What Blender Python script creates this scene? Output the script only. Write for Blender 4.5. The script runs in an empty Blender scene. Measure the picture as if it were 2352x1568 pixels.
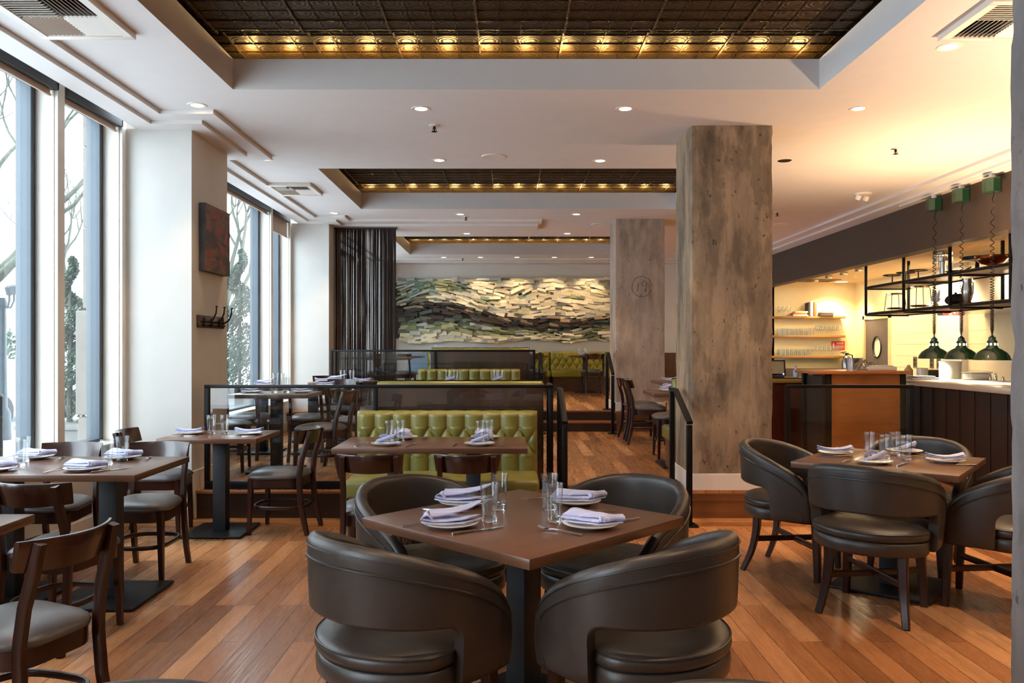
import bpy, bmesh, math, random
from mathutils import Vector, Matrix, noise

R = math.radians
PI = math.pi
scene = bpy.context.scene
COL = scene.collection

# ------------------------------------------------------------------ camera
cam_d = bpy.data.cameras.new('camera')
cam_d.sensor_width = 36.0
cam_d.lens = 36.0 * 1850.0 / 2352.0
cam_d.shift_x = 5.0 / 2352.0
cam_d.shift_y = 14.0 / 2352.0
cam_d.clip_start = 0.05
cam = bpy.data.objects.new('camera', cam_d)
cam.location = (0, 0, 1.44)
cam.rotation_euler = (R(90), 0, 0)
COL.objects.link(cam)
scene.camera = cam

# ------------------------------------------------------------------ world, daylight, exposure
scene.view_settings.view_transform = 'Standard'
scene.view_settings.look = 'None'
scene.view_settings.gamma = 1.0
scene.view_settings.exposure = 0.82
scene.view_settings.use_curve_mapping = False
w = bpy.data.worlds.new('overcast_sky')
scene.world = w
w.use_nodes = True
bg = w.node_tree.nodes['Background']
bg.inputs[0].default_value = (0.76, 0.88, 1.0, 1)
bg.inputs[1].default_value = 5.5
scene.cycles.max_bounces = 10
scene.cycles.diffuse_bounces = 5
scene.cycles.glossy_bounces = 4
scene.cycles.transmission_bounces = 10
scene.cycles.transparent_max_bounces = 24
scene.cycles.caustics_reflective = False
scene.cycles.caustics_refractive = False
scene.cycles.use_denoising = True
scene.cycles.sample_clamp_indirect = 6.0
scene.cycles.use_light_tree = True

def light(name, kind, loc, energy, color, rot=(0, 0, 0), **kw):
    d = bpy.data.lights.new(name, kind)
    d.energy = energy
    d.color = color
    for k, v in kw.items():
        setattr(d, k, v)
    o = bpy.data.objects.new(name, d)
    o.location = loc
    o.rotation_euler = rot
    COL.objects.link(o)
    return o

WARM = (1.0, 0.66, 0.34)
WARM2 = (1.0, 0.72, 0.40)
# sky portals in the window openings of the left wall
for (a, b) in ((-1.4, 1.6), (2.5, 6.72), (7.6, 11.83), (12.72, 17.0)):
    p = light('sky_portal', 'AREA', (-3.55, (a + b) / 2, 2.0), 1, (1, 1, 1), (0, R(-90), 0), shape='RECTANGLE', size=2.7, size_y=b - a)
    p.data.cycles.is_portal = True
# kitchen ceiling luminaires
for (x, y, e) in ((6.3, 10.4, 50), (6.3, 12.4, 40), (6.2, 14.3, 42)):
    light('kitchen_ceiling_light', 'AREA', (x, y, 2.69), e, WARM2, (0, 0, 0), shape='RECTANGLE', size=0.5, size_y=1.1)
light('shelf_wall_light', 'SPOT', (6.45, 15.75, 2.70), 130, WARM2, (R(8), 0, 0), spot_size=R(120), spot_blend=0.6, shadow_soft_size=0.08)
# added upward spots without fixtures, to warm and brighten the right-hand ceiling
light('added_uplight', 'SPOT', (4.3, 3.9, 1.3), 350, (1.0, 0.71, 0.46), (R(180), 0, 0), spot_size=R(150), spot_blend=0.9, shadow_soft_size=0.12)
light('added_uplight', 'SPOT', (4.35, 7.6, 1.5), 210, (1.0, 0.66, 0.37), (R(180), 0, 0), spot_size=R(155), spot_blend=0.9, shadow_soft_size=0.12)

# ------------------------------------------------------------------ materials
def lin(c):
    return tuple(((v / 255.0) / 12.92 if v / 255.0 <= 0.04045 else (((v / 255.0) + 0.055) / 1.055) ** 2.4) for v in c)

class NT:
    def __init__(s, name):
        s.m = bpy.data.materials.new(name)
        s.m.use_nodes = True
        s.t = s.m.node_tree
        s.b = s.t.nodes['Principled BSDF']
    def n(s, typ, **kw):
        nd = s.t.nodes.new(typ)
        for k, v in kw.items():
            setattr(nd, k, v)
        return nd
    def l(s, a, b):
        s.t.links.new(a, b)
    def coord(s, scale=(1, 1, 1), rot=(0, 0, 0), kind='Object'):
        tc = s.n('ShaderNodeTexCoord')
        mp = s.n('ShaderNodeMapping')
        mp.inputs['Scale'].default_value = scale
        mp.inputs['Rotation'].default_value = rot
        s.l(tc.outputs[kind], mp.inputs[0])
        return mp.outputs[0]
    def noise(s, vec, scale, detail=4, rough=0.55, dist=0.0):
        nd = s.n('ShaderNodeTexNoise')
        nd.inputs['Scale'].default_value = scale
        nd.inputs['Detail'].default_value = detail
        nd.inputs['Roughness'].default_value = rough
        nd.inputs['Distortion'].default_value = dist
        s.l(vec, nd.inputs['Vector'])
        return nd.outputs['Fac']
    def ramp(s, fac, stops, interp='LINEAR'):
        r = s.n('ShaderNodeValToRGB')
        r.color_ramp.interpolation = interp
        e = r.color_ramp.elements
        while len(e) < len(stops):
            e.new(0.5)
        for i, (p, c) in enumerate(stops):
            e[i].position = p
            e[i].color = (c[0], c[1], c[2], 1) if len(c) == 3 else c
        s.l(fac, r.inputs[0])
        return r.outputs[0]
    def mix(s, fac, a, b, mode='MIX'):
        m = s.n('ShaderNodeMix', data_type='RGBA', blend_type=mode)
        for sock, v in ((m.inputs[0], fac), (m.inputs[6], a), (m.inputs[7], b)):
            if isinstance(v, (int, float)):
                sock.default_value = v
            elif isinstance(v, tuple):
                sock.default_value = (v[0], v[1], v[2], 1)
            else:
                s.l(v, sock)
        return m.outputs[2]
    def bump(s, h, strength=0.2, dist=0.01, nrm=None):
        b = s.n('ShaderNodeBump')
        b.inputs['Strength'].default_value = strength
        b.inputs['Distance'].default_value = dist
        s.l(h, b.inputs['Height'])
        if nrm is not None:
            s.l(nrm, b.inputs['Normal'])
        s.l(b.outputs[0], s.b.inputs['Normal'])
        return b.outputs[0]
    def set(s, **kw):
        names = dict(color='Base Color', rough='Roughness', metal='Metallic', coat='Coat Weight', ior='IOR', spec='Specular IOR Level', coatr='Coat Roughness', sheen='Sheen Weight')
        for k, v in kw.items():
            sock = s.b.inputs[names[k]]
            if isinstance(v, (int, float)):
                sock.default_value = v
            elif isinstance(v, tuple):
                sock.default_value = (v[0], v[1], v[2], 1)
            else:
                s.l(v, sock)
        return s

def simple(name, rgb, rough=0.5, metal=0.0, var=0.06, scale=6.0, bump=0.0, bscale=60.0, coat=0.0):
    m = NT(name)
    c = lin(rgb)
    v = m.coord()
    f = m.noise(v, scale)
    lo = tuple(max(0, x * (1 - var * 2)) for x in c)
    hi = tuple(min(1, x * (1 + var * 2)) for x in c)
    m.set(color=m.ramp(f, [(0.3, lo), (0.7, hi)]), rough=rough, metal=metal, coat=coat)
    if bump > 0:
        m.bump(m.noise(v, bscale, 5), bump, 0.004)
    return m.m

def wood(name, dark, light_, rough=0.35, axis=0, scale=1.0, coat=0.15, bump=0.06):
    m = NT(name)
    sc = [22 * scale, 22 * scale, 22 * scale]
    sc[axis] = 1.6 * scale
    v = m.coord(tuple(sc))
    f = m.noise(v, 1.0, 8, 0.65, 1.6)
    f2 = m.noise(m.coord((2, 2, 2)), 1.2, 3)
    c = m.ramp(f, [(0.25, lin(dark)), (0.75, lin(light_))])
    c = m.mix(m.ramp(f2, [(0.3, (0.78,) * 3), (0.7, (1.12,) * 3)]), (0, 0, 0), c, 'MIX') if False else m.mix(0.5, c, m.ramp(f2, [(0.3, lin(dark)), (0.75, lin(light_))]), 'MIX')
    m.set(color=c, rough=rough, coat=coat, coatr=0.25)
    m.bump(f, bump, 0.002)
    return m.m

def leather(name, rgb, rough=0.38, grain=420, rv=0.06):
    m = NT(name)
    v = m.coord()
    c = lin(rgb)
    f = m.noise(v, 5, 3)
    vor = m.n('ShaderNodeTexVoronoi')
    vor.inputs['Scale'].default_value = grain
    m.l(v, vor.inputs['Vector'])
    m.set(color=m.ramp(f, [(0.3, tuple(x * 0.85 for x in c)), (0.7, tuple(x * 1.15 for x in c))]), rough=m.ramp(m.noise(v, 14, 3), [(0.3, (rough - rv,) * 3), (0.7, (rough + rv,) * 3)]), spec=0.55)
    m.bump(vor.outputs['Distance'], 0.22, 0.0012)
    return m.m

def planks(name, stops, plank_w=0.118, plank_l=1.5, swap=True, rough=(0.20, 0.36)):
    m = NT(name)
    tc = m.n('ShaderNodeTexCoord')
    sep = m.n('ShaderNodeSeparateXYZ')
    m.l(tc.outputs['Object'], sep.inputs[0])
    com = m.n('ShaderNodeCombineXYZ')
    if swap:
        m.l(sep.outputs[1], com.inputs[0]); m.l(sep.outputs[0], com.inputs[1])
    else:
        m.l(sep.outputs[0], com.inputs[0]); m.l(sep.outputs[1], com.inputs[1])
    br = m.n('ShaderNodeTexBrick')
    br.offset = 0.37
    br.offset_frequency = 3
    br.inputs['Color1'].default_value = (0, 0, 0, 1)
    br.inputs['Color2'].default_value = (1, 1, 1, 1)
    br.inputs['Scale'].default_value = 1.0
    br.inputs['Mortar Size'].default_value = 0.0017
    br.inputs['Mortar Smooth'].default_value = 0.1
    br.inputs['Brick Width'].default_value = plank_l
    br.inputs['Row Height'].default_value = plank_w
    m.l(com.outputs[0], br.inputs['Vector'])
    # random number per plank shifts the grain
    sh = m.n('ShaderNodeVectorMath', operation='MULTIPLY_ADD')
    m.l(br.outputs['Color'], sh.inputs[0])
    sh.inputs[1].default_value = (37.0, 61.0, 17.0)
    m.l(com.outputs[0], sh.inputs[2])
    mp = m.n('ShaderNodeMapping')
    mp.inputs['Scale'].default_value = (1.0, 24, 1)
    m.l(sh.outputs[0], mp.inputs[0])
    grain = m.noise(mp.outputs[0], 2.2, 6, 0.52, 1.4)
    mp2 = m.n('ShaderNodeMapping')
    mp2.inputs['Scale'].default_value = (0.8, 5.0, 1)
    m.l(sh.outputs[0], mp2.inputs[0])
    blot = m.noise(mp2.outputs[0], 1.9, 5, 0.6, 0.8)
    base = m.ramp(br.outputs['Color'], stops)
    c = m.mix(m.ramp(grain, [(0.28, (0.20,) * 3), (0.52, (0.0,) * 3)]), base, tuple(x * 0.5 for x in stops[0][1]))
    c = m.mix(m.ramp(blot, [(0.5, (0,) * 3), (0.78, (0.55,) * 3)]), c, tuple(x * 0.55 for x in stops[0][1]))
    kn = m.noise(sh.outputs[0], 5.5, 2, 0.4)
    c = m.mix(m.ramp(kn, [(0.78, (0,) * 3), (0.84, (0.7,) * 3)]), c, (0.02, 0.008, 0.004))
    c = m.mix(br.outputs['Fac'], c, (0.03, 0.012, 0.006))
    m.set(color=c, rough=m.ramp(grain, [(0.3, (rough[1],) * 3), (0.7, (rough[0],) * 3)]), spec=0.5)
    inv = m.n('ShaderNodeMath', operation='SUBTRACT')
    inv.inputs[0].default_value = 1.0
    m.l(br.outputs['Fac'], inv.inputs[1])
    b1 = m.n('ShaderNodeBump'); b1.inputs['Strength'].default_value = 0.25; b1.inputs['Distance'].default_value = 0.002
    m.l(inv.outputs[0], b1.inputs['Height'])
    m.bump(grain, 0.025, 0.003, b1.outputs[0])
    return m.m

def concrete(name, dark, mid, light_, streak=1.0, pore=0.0, seam=0.0):
    m = NT(name)
    v = m.coord((2.6, 2.6, 0.62))
    f = m.noise(v, 2.2, 9, 0.62, 0.35)
    f2 = m.noise(m.coord((1.2, 1.2, 0.9)), 2.0, 6, 0.6, 0.6)
    f3 = m.noise(m.coord((16, 16, 1.2)), 1.0, 5, 0.7)
    c = m.ramp(f, [(0.30, lin(dark)), (0.47, lin(mid)), (0.70, lin(light_))])
    c = m.mix(m.ramp(f2, [(0.42, (0,) * 3), (0.62, (0.6,) * 3)]), c, lin(light_))
    f4 = m.noise(m.coord((2.2, 2.2, 0.75)), 2.3, 8, 0.68, 0.12)
    c = m.mix(m.ramp(f4, [(0.50, (0,) * 3), (0.57, (0.45 * min(1, streak),) * 3)]), c, tuple(x * 0.8 for x in lin(dark)))
    c = m.mix(m.ramp(f3, [(0.48, (0,) * 3), (0.72, (0.45 * streak,) * 3)]), c, lin(dark))
    sp = m.noise(m.coord((1, 1, 0.6)), 26, 3, 0.55)
    c = m.mix(m.ramp(sp, [(0.66, (0,) * 3), (0.72, (0.75,) * 3)]), c, tuple(x * 0.35 for x in lin(dark)))
    m.set(color=c, rough=0.75, spec=0.3)
    h = m.noise(m.coord(), 60 if pore else 22, 8, 0.7)
    m.bump(h, 0.25 + pore, 0.006)
    return m.m

def thin_glass(name, tint=(1, 1, 1), ior=1.45, rough=0.0):
    m = NT(name)
    t = m.t
    t.nodes.remove(m.b)
    tr = m.n('ShaderNodeBsdfTransparent'); tr.inputs[0].default_value = (*tint, 1)
    gl = m.n('ShaderNodeBsdfGlossy'); gl.inputs['Roughness'].default_value = rough
    lw = m.n('ShaderNodeLayerWeight'); lw.inputs['Blend'].default_value = 0.5
    pw = m.n('ShaderNodeMath', operation='POWER'); pw.inputs[1].default_value = 3.2
    m.l(lw.outputs['Facing'], pw.inputs[0])
    fr = m.n('ShaderNodeMath', operation='MULTIPLY_ADD'); fr.inputs[1].default_value = 0.75; fr.inputs[2].default_value = ((ior - 1) / (ior + 1)) ** 2 * 1.9
    m.l(pw.outputs[0], fr.inputs[0])
    nz = m.noise(m.coord(), 3.0, 2)
    rr = m.n('ShaderNodeMapRange'); rr.inputs['To Min'].default_value = rough; rr.inputs['To Max'].default_value = rough + 0.012
    m.l(nz, rr.inputs[0]); m.l(rr.outputs[0], gl.inputs['Roughness'])
    mx = m.n('ShaderNodeMixShader')
    m.l(fr.outputs[0], mx.inputs[0]); m.l(tr.outputs[0], mx.inputs[1]); m.l(gl.outputs[0], mx.inputs[2])
    m.l(mx.outputs[0], t.nodes['Material Output'].inputs['Surface'])
    return m.m

def emit(name, color, strength):
    m = NT(name)
    m.b.inputs['Base Color'].default_value = (*color, 1)
    m.b.inputs['Emission Color'].default_value = (*color, 1)
    m.b.inputs['Emission Strength'].default_value = strength
    return m.m

M = {}
M['wall'] = simple('painted_plaster', (214, 212, 206), 0.7, var=0.01, bump=0.05, bscale=180)
M['wall_tan'] = simple('painted_plaster_cream', (222, 212, 196), 0.7, var=0.01, bump=0.05, bscale=180)
M['ceilk'] = simple('kitchen_ceiling_paint', (228, 208, 160), 0.75, var=0.01)
M['ceil'] = simple('ceiling_paint', (224, 220, 217), 0.75, var=0.008)
M['trim'] = simple('white_trim_paint', (232, 226, 216), 0.45, var=0.01)
M['soffit'] = simple('dark_brown_soffit_paint', (74, 60, 50), 0.6, var=0.03)
M['kitchen_wall'] = simple('cream_tile_wall', (236, 222, 176), 0.35, var=0.015)
M['charcoal'] = simple('charcoal_blind_cassette', (62, 60, 62), 0.5, var=0.03)
M['blind'] = simple('beige_blind_fabric', (196, 170, 150), 0.8, var=0.03)
M['alu'] = simple('grey_window_metal', (88, 98, 106), 0.45, 0.0, var=0.02)
M['alu_dark'] = simple('dark_gasket', (30, 40, 44), 0.4, 0.2, var=0.02)
M['black'] = simple('black_steel', (20, 20, 22), 0.42, 0.6, var=0.05)
M['pedestal'] = simple('grey_black_pedestal', (46, 50, 56), 0.5, 0.2, var=0.05, bump=0.1, bscale=140)
M['riserdark'] = wood('dark_stained_riser', (34, 21, 15), (64, 42, 31), 0.4, axis=0, scale=0.5)
M['blackbase'] = simple('black_iron_base', (38, 38, 42), 0.45, 0.5, var=0.08, bump=0.2, bscale=120)
M['chairwood'] = wood('dark_mahogany_stain', (30, 11, 8), (60, 25, 16), 0.30, axis=2, scale=1.6, coat=0.2)
M['crestwood'] = wood('dark_mahogany_crest', (30, 12, 8), (64, 29, 18), 0.2, axis=0, scale=1.6, coat=0.6)
M['tabletop'] = wood('walnut_laminate', (82, 54, 38), (116, 78, 54), 0.28, axis=0, scale=0.9, coat=0.1, bump=0.04)
M['panelwood'] = wood('dark_walnut_panel', (44, 27, 18), (104, 70, 48), 0.35, axis=2, scale=0.35, coat=0.2)
M['riser'] = wood('oak_riser_board', (86, 48, 24), (146, 92, 48), 0.45, axis=0, scale=0.5)
M['nosing'] = wood('oak_nosing', (120, 70, 40), (168, 112, 72), 0.3, axis=0, scale=0.5)
M['hostwood'] = wood('amber_oak_panel', (140, 82, 34), (196, 130, 68), 0.35, axis=0, scale=0.5, coat=0.3)
M['shelfwood'] = wood('oak_shelf', (120, 82, 34), (170, 122, 60), 0.4, axis=0, scale=0.5)
M['rackwood'] = wood('brown_rack_board', (74, 46, 30), (120, 80, 54), 0.5, axis=1, scale=0.5)
M['leather'] = leather('dark_taupe_leather', (54, 47, 42), 0.36)
M['piping'] = leather('dark_leather_piping', (44, 38, 34), 0.35)
M['seatvinyl'] = leather('grey_brown_vinyl', (84, 80, 80), 0.32, 420, 0.01)
M['green'] = leather('olive_green_leather', (124, 118, 56), 0.34, 300)
M['greenback'] = leather('yellow_green_leather', (150, 140, 40), 0.34, 300)
M['floor'] = planks('oak_plank_floor', [(0.0, lin((136, 88, 52))), (0.3, lin((160, 106, 64))), (0.65, lin((182, 124, 78))), (1.0, lin((210, 154, 104)))])
M['border'] = planks('oak_border_boards', [(0.0, lin((140, 86, 44))), (0.5, lin((168, 108, 60))), (1.0, lin((196, 136, 84)))], 0.13, 2.4, swap=False)
M['conc'] = concrete('raw_concrete_brown', (92, 80, 66), (134, 116, 96), (176, 152, 124))
M['conc2'] = concrete('raw_concrete_pinkish', (112, 98, 88), (168, 150, 136), (192, 174, 158), 0.5)
M['conc3'] = concrete('raw_concrete_grey', (92, 87, 88), (124, 119, 118), (146, 140, 139), 0.2, pore=0.6)
M['stone'] = simple('pale_stone', (112, 106, 98), 0.8, var=0.05, bump=0.2)
M['steel'] = simple('stainless_steel', (190, 188, 184), 0.25, 1.0, var=0.04)
M['counter'] = simple('steel_counter_top', (220, 212, 196), 0.3, 0.5, var=0.03)
M['cutlery'] = simple('polished_cutlery', (210, 208, 205), 0.12, 1.0, var=0.02)
M['china'] = simple('white_china', (240, 236, 228), 0.12, var=0.01, coat=0.5)
M['white'] = simple('white_plastic', (238, 234, 226), 0.4, var=0.01)
M['copper'] = simple('aged_copper', (190, 120, 80), 0.22, 1.0, var=0.1)
M['iron'] = simple('cast_iron', (34, 30, 28), 0.5, 0.7, var=0.1, bump=0.2)
M['heatgreen'] = simple('dark_green_enamel', (20, 62, 42), 0.2, var=0.04, coat=0.6)
M['darkpanel'] = wood('dark_counter_panel', (34, 22, 14), (50, 34, 22), 0.5, axis=2, scale=0.4, coat=0.05)
M['redwood'] = wood('dark_red_bar_front', (46, 14, 8), (84, 32, 18), 0.35, axis=2, scale=0.5)
M['amberbar'] = wood('bar_top_edge', (110, 84, 30), (150, 120, 50), 0.35, axis=0, scale=0.5)
M['red'] = simple('red_sign', (206, 36, 26), 0.4, var=0.03)
M['outlet'] = simple('steel_outlet_plate', (120, 110, 90), 0.4, 0.5, var=0.03)
M['bark'] = simple('tree_bark', (72, 76, 66), 0.9, var=0.2, scale=20, bump=0.5)
M['leaf'] = simple('evergreen_leaf', (56, 78, 64), 0.7, var=0.35, scale=9)
M['planter'] = simple('concrete_planter', (110, 110, 106), 0.8, var=0.05)
M['street'] = simple('pavement', (225, 226, 228), 0.9, var=0.06)
M['facade'] = simple('pale_limestone_facade', (205, 206, 206), 0.9, var=0.04)
M['postgrey'] = simple('painted_lamp_post', (50, 58, 62), 0.5, 0.3)
M['cream'] = simple('cream_door_frame', (206, 190, 140), 0.5)
M['doorgrey'] = simple('grey_kitchen_door', (98, 92, 90), 0.4, 0.3)
M['book1'] = simple('book_cloth_dark', (58, 50, 46), 0.7)
M['book2'] = simple('book_paper', (226, 214, 190), 0.7)
M['book3'] = simple('book_cloth_orange', (206, 120, 66), 0.7)
M['curtain'] = simple('brown_string', (46, 32, 28), 0.6, var=0.2, scale=4)
M['bluecloth'] = simple('blue_grey_cloth', (120, 140, 156), 0.8)
M['glass'] = thin_glass('window_glass', (0.96, 0.99, 0.98))
M['railglass'] = thin_glass('smoked_partition_glass', (0.80, 0.84, 0.84), 1.5)
M['lamp_on'] = emit('lit_lamp', (1.0, 0.82, 0.58), 9.0)
M['kitchen_lamp'] = emit('lit_kitchen_lamp', (1.0, 0.88, 0.66), 9.0)
M['exit'] = emit('lit_exit_letters', (1.0, 0.05, 0.03), 3.0)
M['led'] = emit('blue_led', (0.15, 0.3, 1.0), 6.0)
M['ledg'] = emit('green_led', (0.1, 0.9, 0.2), 4.0)
M['shade_hole'] = emit('lit_shade_holes', (1.0, 0.9, 0.6), 2.0)
M['bulb'] = emit('heat_bulb', (1.0, 0.8, 0.5), 12.0)

g = NT('drinking_glass')
g.b.inputs['Base Color'].default_value = (1, 1, 1, 1)
g.b.inputs['Transmission Weight'].default_value = 1.0
g.b.inputs['IOR'].default_value = 1.45
g.l(g.ramp(g.noise(g.coord(), 4), [(0, (0.0,) * 3), (1, (0.02,) * 3)]), g.b.inputs['Roughness'])
M['tumbler'] = g.m

M['tumbler_wall'] = thin_glass('tumbler_glass_wall', (0.97, 0.98, 0.98), 1.5)
g = NT('napkin_cotton')
v = g.coord()
f = g.noise(v, 220, 2)
wv = g.n('ShaderNodeTexWave'); wv.inputs['Scale'].default_value = 1.0; wv.bands_direction = 'Y'
mp = g.coord((1, 9, 1)); g.l(mp, wv.inputs[0])
c = g.mix(g.ramp(wv.outputs[0], [(0.96, (0,) * 3), (0.99, (0.6,) * 3)]), lin((188, 191, 226)), lin((236, 234, 238)))
g.set(color=c, rough=0.85, sheen=0.2)
g.bump(f, 0.15, 0.001)
M['napkin'] = g.m

# pressed tin ceiling: bronze metal, square tiles with rings and scrolls
g = NT('pressed_tin_bronze')
v = g.coord()
vo = g.n('ShaderNodeTexVoronoi'); vo.inputs['Scale'].default_value = 6.8; vo.inputs['Randomness'].default_value = 0.0
g.l(v, vo.inputs['Vector'])
sn = g.n('ShaderNodeMath', operation='SINE')
ml = g.n('ShaderNodeMath', operation='MULTIPLY'); ml.inputs[1].default_value = 46
g.l(vo.outputs['Distance'], ml.inputs[0]); g.l(ml.outputs[0], sn.inputs[0])
nz = g.noise(v, 26, 4, 0.6, 1.5)
ad = g.n('ShaderNodeMath', operation='ADD'); g.l(sn.outputs[0], ad.inputs[0])
m2 = g.n('ShaderNodeMath', operation='MULTIPLY'); m2.inputs[1].default_value = 2.2; g.l(nz, m2.inputs[0]); g.l(m2.outputs[0], ad.inputs[1])
g.set(color=g.ramp(nz, [(0.3, lin((44, 32, 18))), (0.7, lin((88, 66, 36)))]), rough=0.48, metal=0.8)
g.bump(ad.outputs[0], 0.28, 0.006)
M['tin'] = g.m

g = NT('abstract_canvas_paint')
f = g.noise(g.coord((1, 2.2, 5.0)), 1.5, 6, 0.6, 0.9)
f2 = g.noise(g.coord((1, 3.0, 8.0)), 1.3, 5, 0.6, 0.7)
f3 = g.noise(g.coord((1, 1.3, 2.2)), 2.0, 3, 0.5, 0.4)
c = g.ramp(f, [(0.32, lin((40, 44, 50))), (0.44, lin((88, 70, 64))), (0.52, lin((116, 86, 70))), (0.60, lin((76, 80, 66))), (0.70, lin((150, 110, 76)))], 'CONSTANT')
c = g.mix(g.ramp(f2, [(0.49, (0,) * 3), (0.51, (0.95,) * 3), (0.57, (0.95,) * 3), (0.59, (0,) * 3)]), c, lin((150, 58, 44)))
c = g.mix(g.ramp(f2, [(0.62, (0,) * 3), (0.64, (0.9,) * 3)]), c, lin((176, 110, 50)))
c = g.mix(g.ramp(f3, [(0.54, (0,) * 3), (0.60, (0.9,) * 3)]), c, lin((40, 38, 46)))
g.set(color=c, rough=0.45)
g.bump(f2, 0.3, 0.003)
M['painting'] = g.m

WOODS = []
for i, rgb in enumerate([(232, 222, 192), (206, 200, 170), (168, 168, 128), (130, 136, 96), (96, 104, 84), (66, 78, 78), (58, 48, 40), (36, 30, 26), (150, 132, 106), (184, 186, 176), (120, 146, 130)]):
    WOODS.append(simple('painted_offcut_%s' % 'abcdefghijk'[i], rgb, 0.65, var=0.05, bump=0.1))

# ------------------------------------------------------------------ mesh helpers
class MB:
    def __init__(s):
        s.v = []; s.f = []; s.mi = []; s.cur = 0
    def add(s, vs, fs, T=None):
        n = len(s.v)
        if T is not None:
            vs = [tuple(T @ Vector(p)) for p in vs]
        s.v.extend(vs)
        for f in fs:
            s.f.append(tuple(i + n for i in f)); s.mi.append(s.cur)
        return s
    def box(s, x0, x1, y0, y1, z0, z1, T=None, b=0.0):
        if b > 0:
            return s.cbox(x0, x1, y0, y1, z0, z1, b, T)
        vs = [(x0, y0, z0), (x1, y0, z0), (x1, y1, z0), (x0, y1, z0), (x0, y0, z1), (x1, y0, z1), (x1, y1, z1), (x0, y1, z1)]
        return s.add(vs, [(0, 3, 2, 1), (4, 5, 6, 7), (0, 1, 5, 4), (1, 2, 6, 5), (2, 3, 7, 6), (3, 0, 4, 7)], T)
    def cbox(s, x0, x1, y0, y1, z0, z1, b, T=None, seg=2):
        bm = bmesh.new()
        bmesh.ops.create_cube(bm, size=1.0)
        for v in bm.verts:
            v.co = Vector(((x0 + x1) / 2 + v.co.x * (x1 - x0), (y0 + y1) / 2 + v.co.y * (y1 - y0), (z0 + z1) / 2 + v.co.z * (z1 - z0)))
        bmesh.ops.bevel(bm, geom=bm.edges[:], offset=min(b, (x1 - x0) * .49, (y1 - y0) * .49, (z1 - z0) * .49), segments=seg, profile=0.5, affect='EDGES')
        bm.verts.index_update()
        s.add([tuple(v.co) for v in bm.verts], [tuple(v.index for v in f.verts) for f in bm.faces], T)
        bm.free()
        return s
    def prism(s, poly, z0, z1, T=None):
        n = len(poly)
        vs = [(x, y, z0) for x, y in poly] + [(x, y, z1) for x, y in poly]
        fs = [tuple(range(n))[::-1], tuple(range(n, 2 * n))] + [(i, (i + 1) % n, (i + 1) % n + n, i + n) for i in range(n)]
        return s.add(vs, fs, T)
    def rings(s, rings, cap0=True, cap1=True, closed=False, T=None):
        n = len(rings[0]); k = len(rings)
        vs = [tuple(p) for r in rings for p in r]
        fs = []
        for j in range(k if closed else k - 1):
            a = j * n; b = ((j + 1) % k) * n
            for i in range(n):
                i2 = (i + 1) % n
                fs.append((a + i, a + i2, b + i2, b + i))
        if not closed:
            if cap0: fs.append(tuple(range(n))[::-1])
            if cap1: fs.append(tuple(range((k - 1) * n, k * n)))
        return s.add(vs, fs, T)
    def lathe(s, prof, n=24, T=None, cap0=True, cap1=True):
        rg = [[(r * math.cos(2 * PI * i / n), r * math.sin(2 * PI * i / n), z) for i in range(n)] for r, z in prof]
        return s.rings(rg, cap0, cap1, T=T)
    def tube(s, pts, r, n=8, closed=False, T=None, flat=None, up=None):
        pts = [Vector(p) for p in pts]
        k = len(pts); rg = []
        prev = None
        for i, p in enumerate(pts):
            if closed:
                t = pts[(i + 1) % k] - pts[i - 1]
            else:
                t = pts[min(i + 1, k - 1)] - pts[max(i - 1, 0)]
            if t.length < 1e-9: t = Vector((0, 0, 1))
            t.normalize()
            if prev is None:
                a = Vector(up) if up else (Vector((0, 0, 1)) if abs(t.z) < 0.9 else Vector((0, 1, 0)))
            else:
                a = prev
            u = (a - t * a.dot(t))
            if u.length < 1e-6: u = Vector((1, 0, 0)) - t * t.x
            u.normalize(); prev = u
            w_ = t.cross(u)
            rr = r[i] if isinstance(r, (list, tuple)) else r
            if flat:      # rectangular section: (half along w, half along u)
                hw, hu = flat(i) if callable(flat) else flat
                c = 0.72
                q = [(-1, -c), (-c, -1), (c, -1), (1, -c), (1, c), (c, 1), (-c, 1), (-1, c)]
                rg.append([p + w_ * (hw * a_) + u * (hu * b_) for a_, b_ in q])
            else:
                rg.append([p + (u * math.cos(2 * PI * j / n) + w_ * math.sin(2 * PI * j / n)) * rr for j in range(n)])
        return s.rings(rg, closed=closed, T=T)
    def grid(s, fn, nu, nv, T=None):
        vs = [tuple(fn(i / nu, j / nv)) for j in range(nv + 1) for i in range(nu + 1)]
        fs = [(j * (nu + 1) + i, j * (nu + 1) + i + 1, (j + 1) * (nu + 1) + i + 1, (j + 1) * (nu + 1) + i) for j in range(nv) for i in range(nu)]
        return s.add(vs, fs, T)
    def ball(s, c, r, n=10, sc=(1, 1, 1), T=None):
        rg = []
        for j in range(1, n):
            a = PI * j / n
            rg.append([(c[0] + sc[0] * r * math.sin(a) * math.cos(2 * PI * i / n), c[1] + sc[1] * r * math.sin(a) * math.sin(2 * PI * i / n), c[2] - sc[2] * r * math.cos(a)) for i in range(n)])
        return s.rings(rg, T=T)
    def build(s, name, mat, parent=None, smooth=None, loc=None, rot=None):
        me = bpy.data.meshes.new(name)
        me.from_pydata(s.v, [], s.f)
        mats = mat if isinstance(mat, (list, tuple)) else [mat]
        for m_ in mats: me.materials.append(m_)
        if len(mats) > 1:
            for p, k in zip(me.polygons, s.mi): p.material_index = k
        bm = bmesh.new(); bm.from_mesh(me)
        bmesh.ops.recalc_face_normals(bm, faces=bm.faces[:])
        ang = R(38 if smooth is None else smooth)
        for f in bm.faces: f.smooth = ang > 0
        for e in bm.edges:
            if len(e.link_faces) == 2 and e.calc_face_angle(0) > ang: e.smooth = False
        bm.to_mesh(me); bm.free()
        o = bpy.data.objects.new(name, me)
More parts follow.
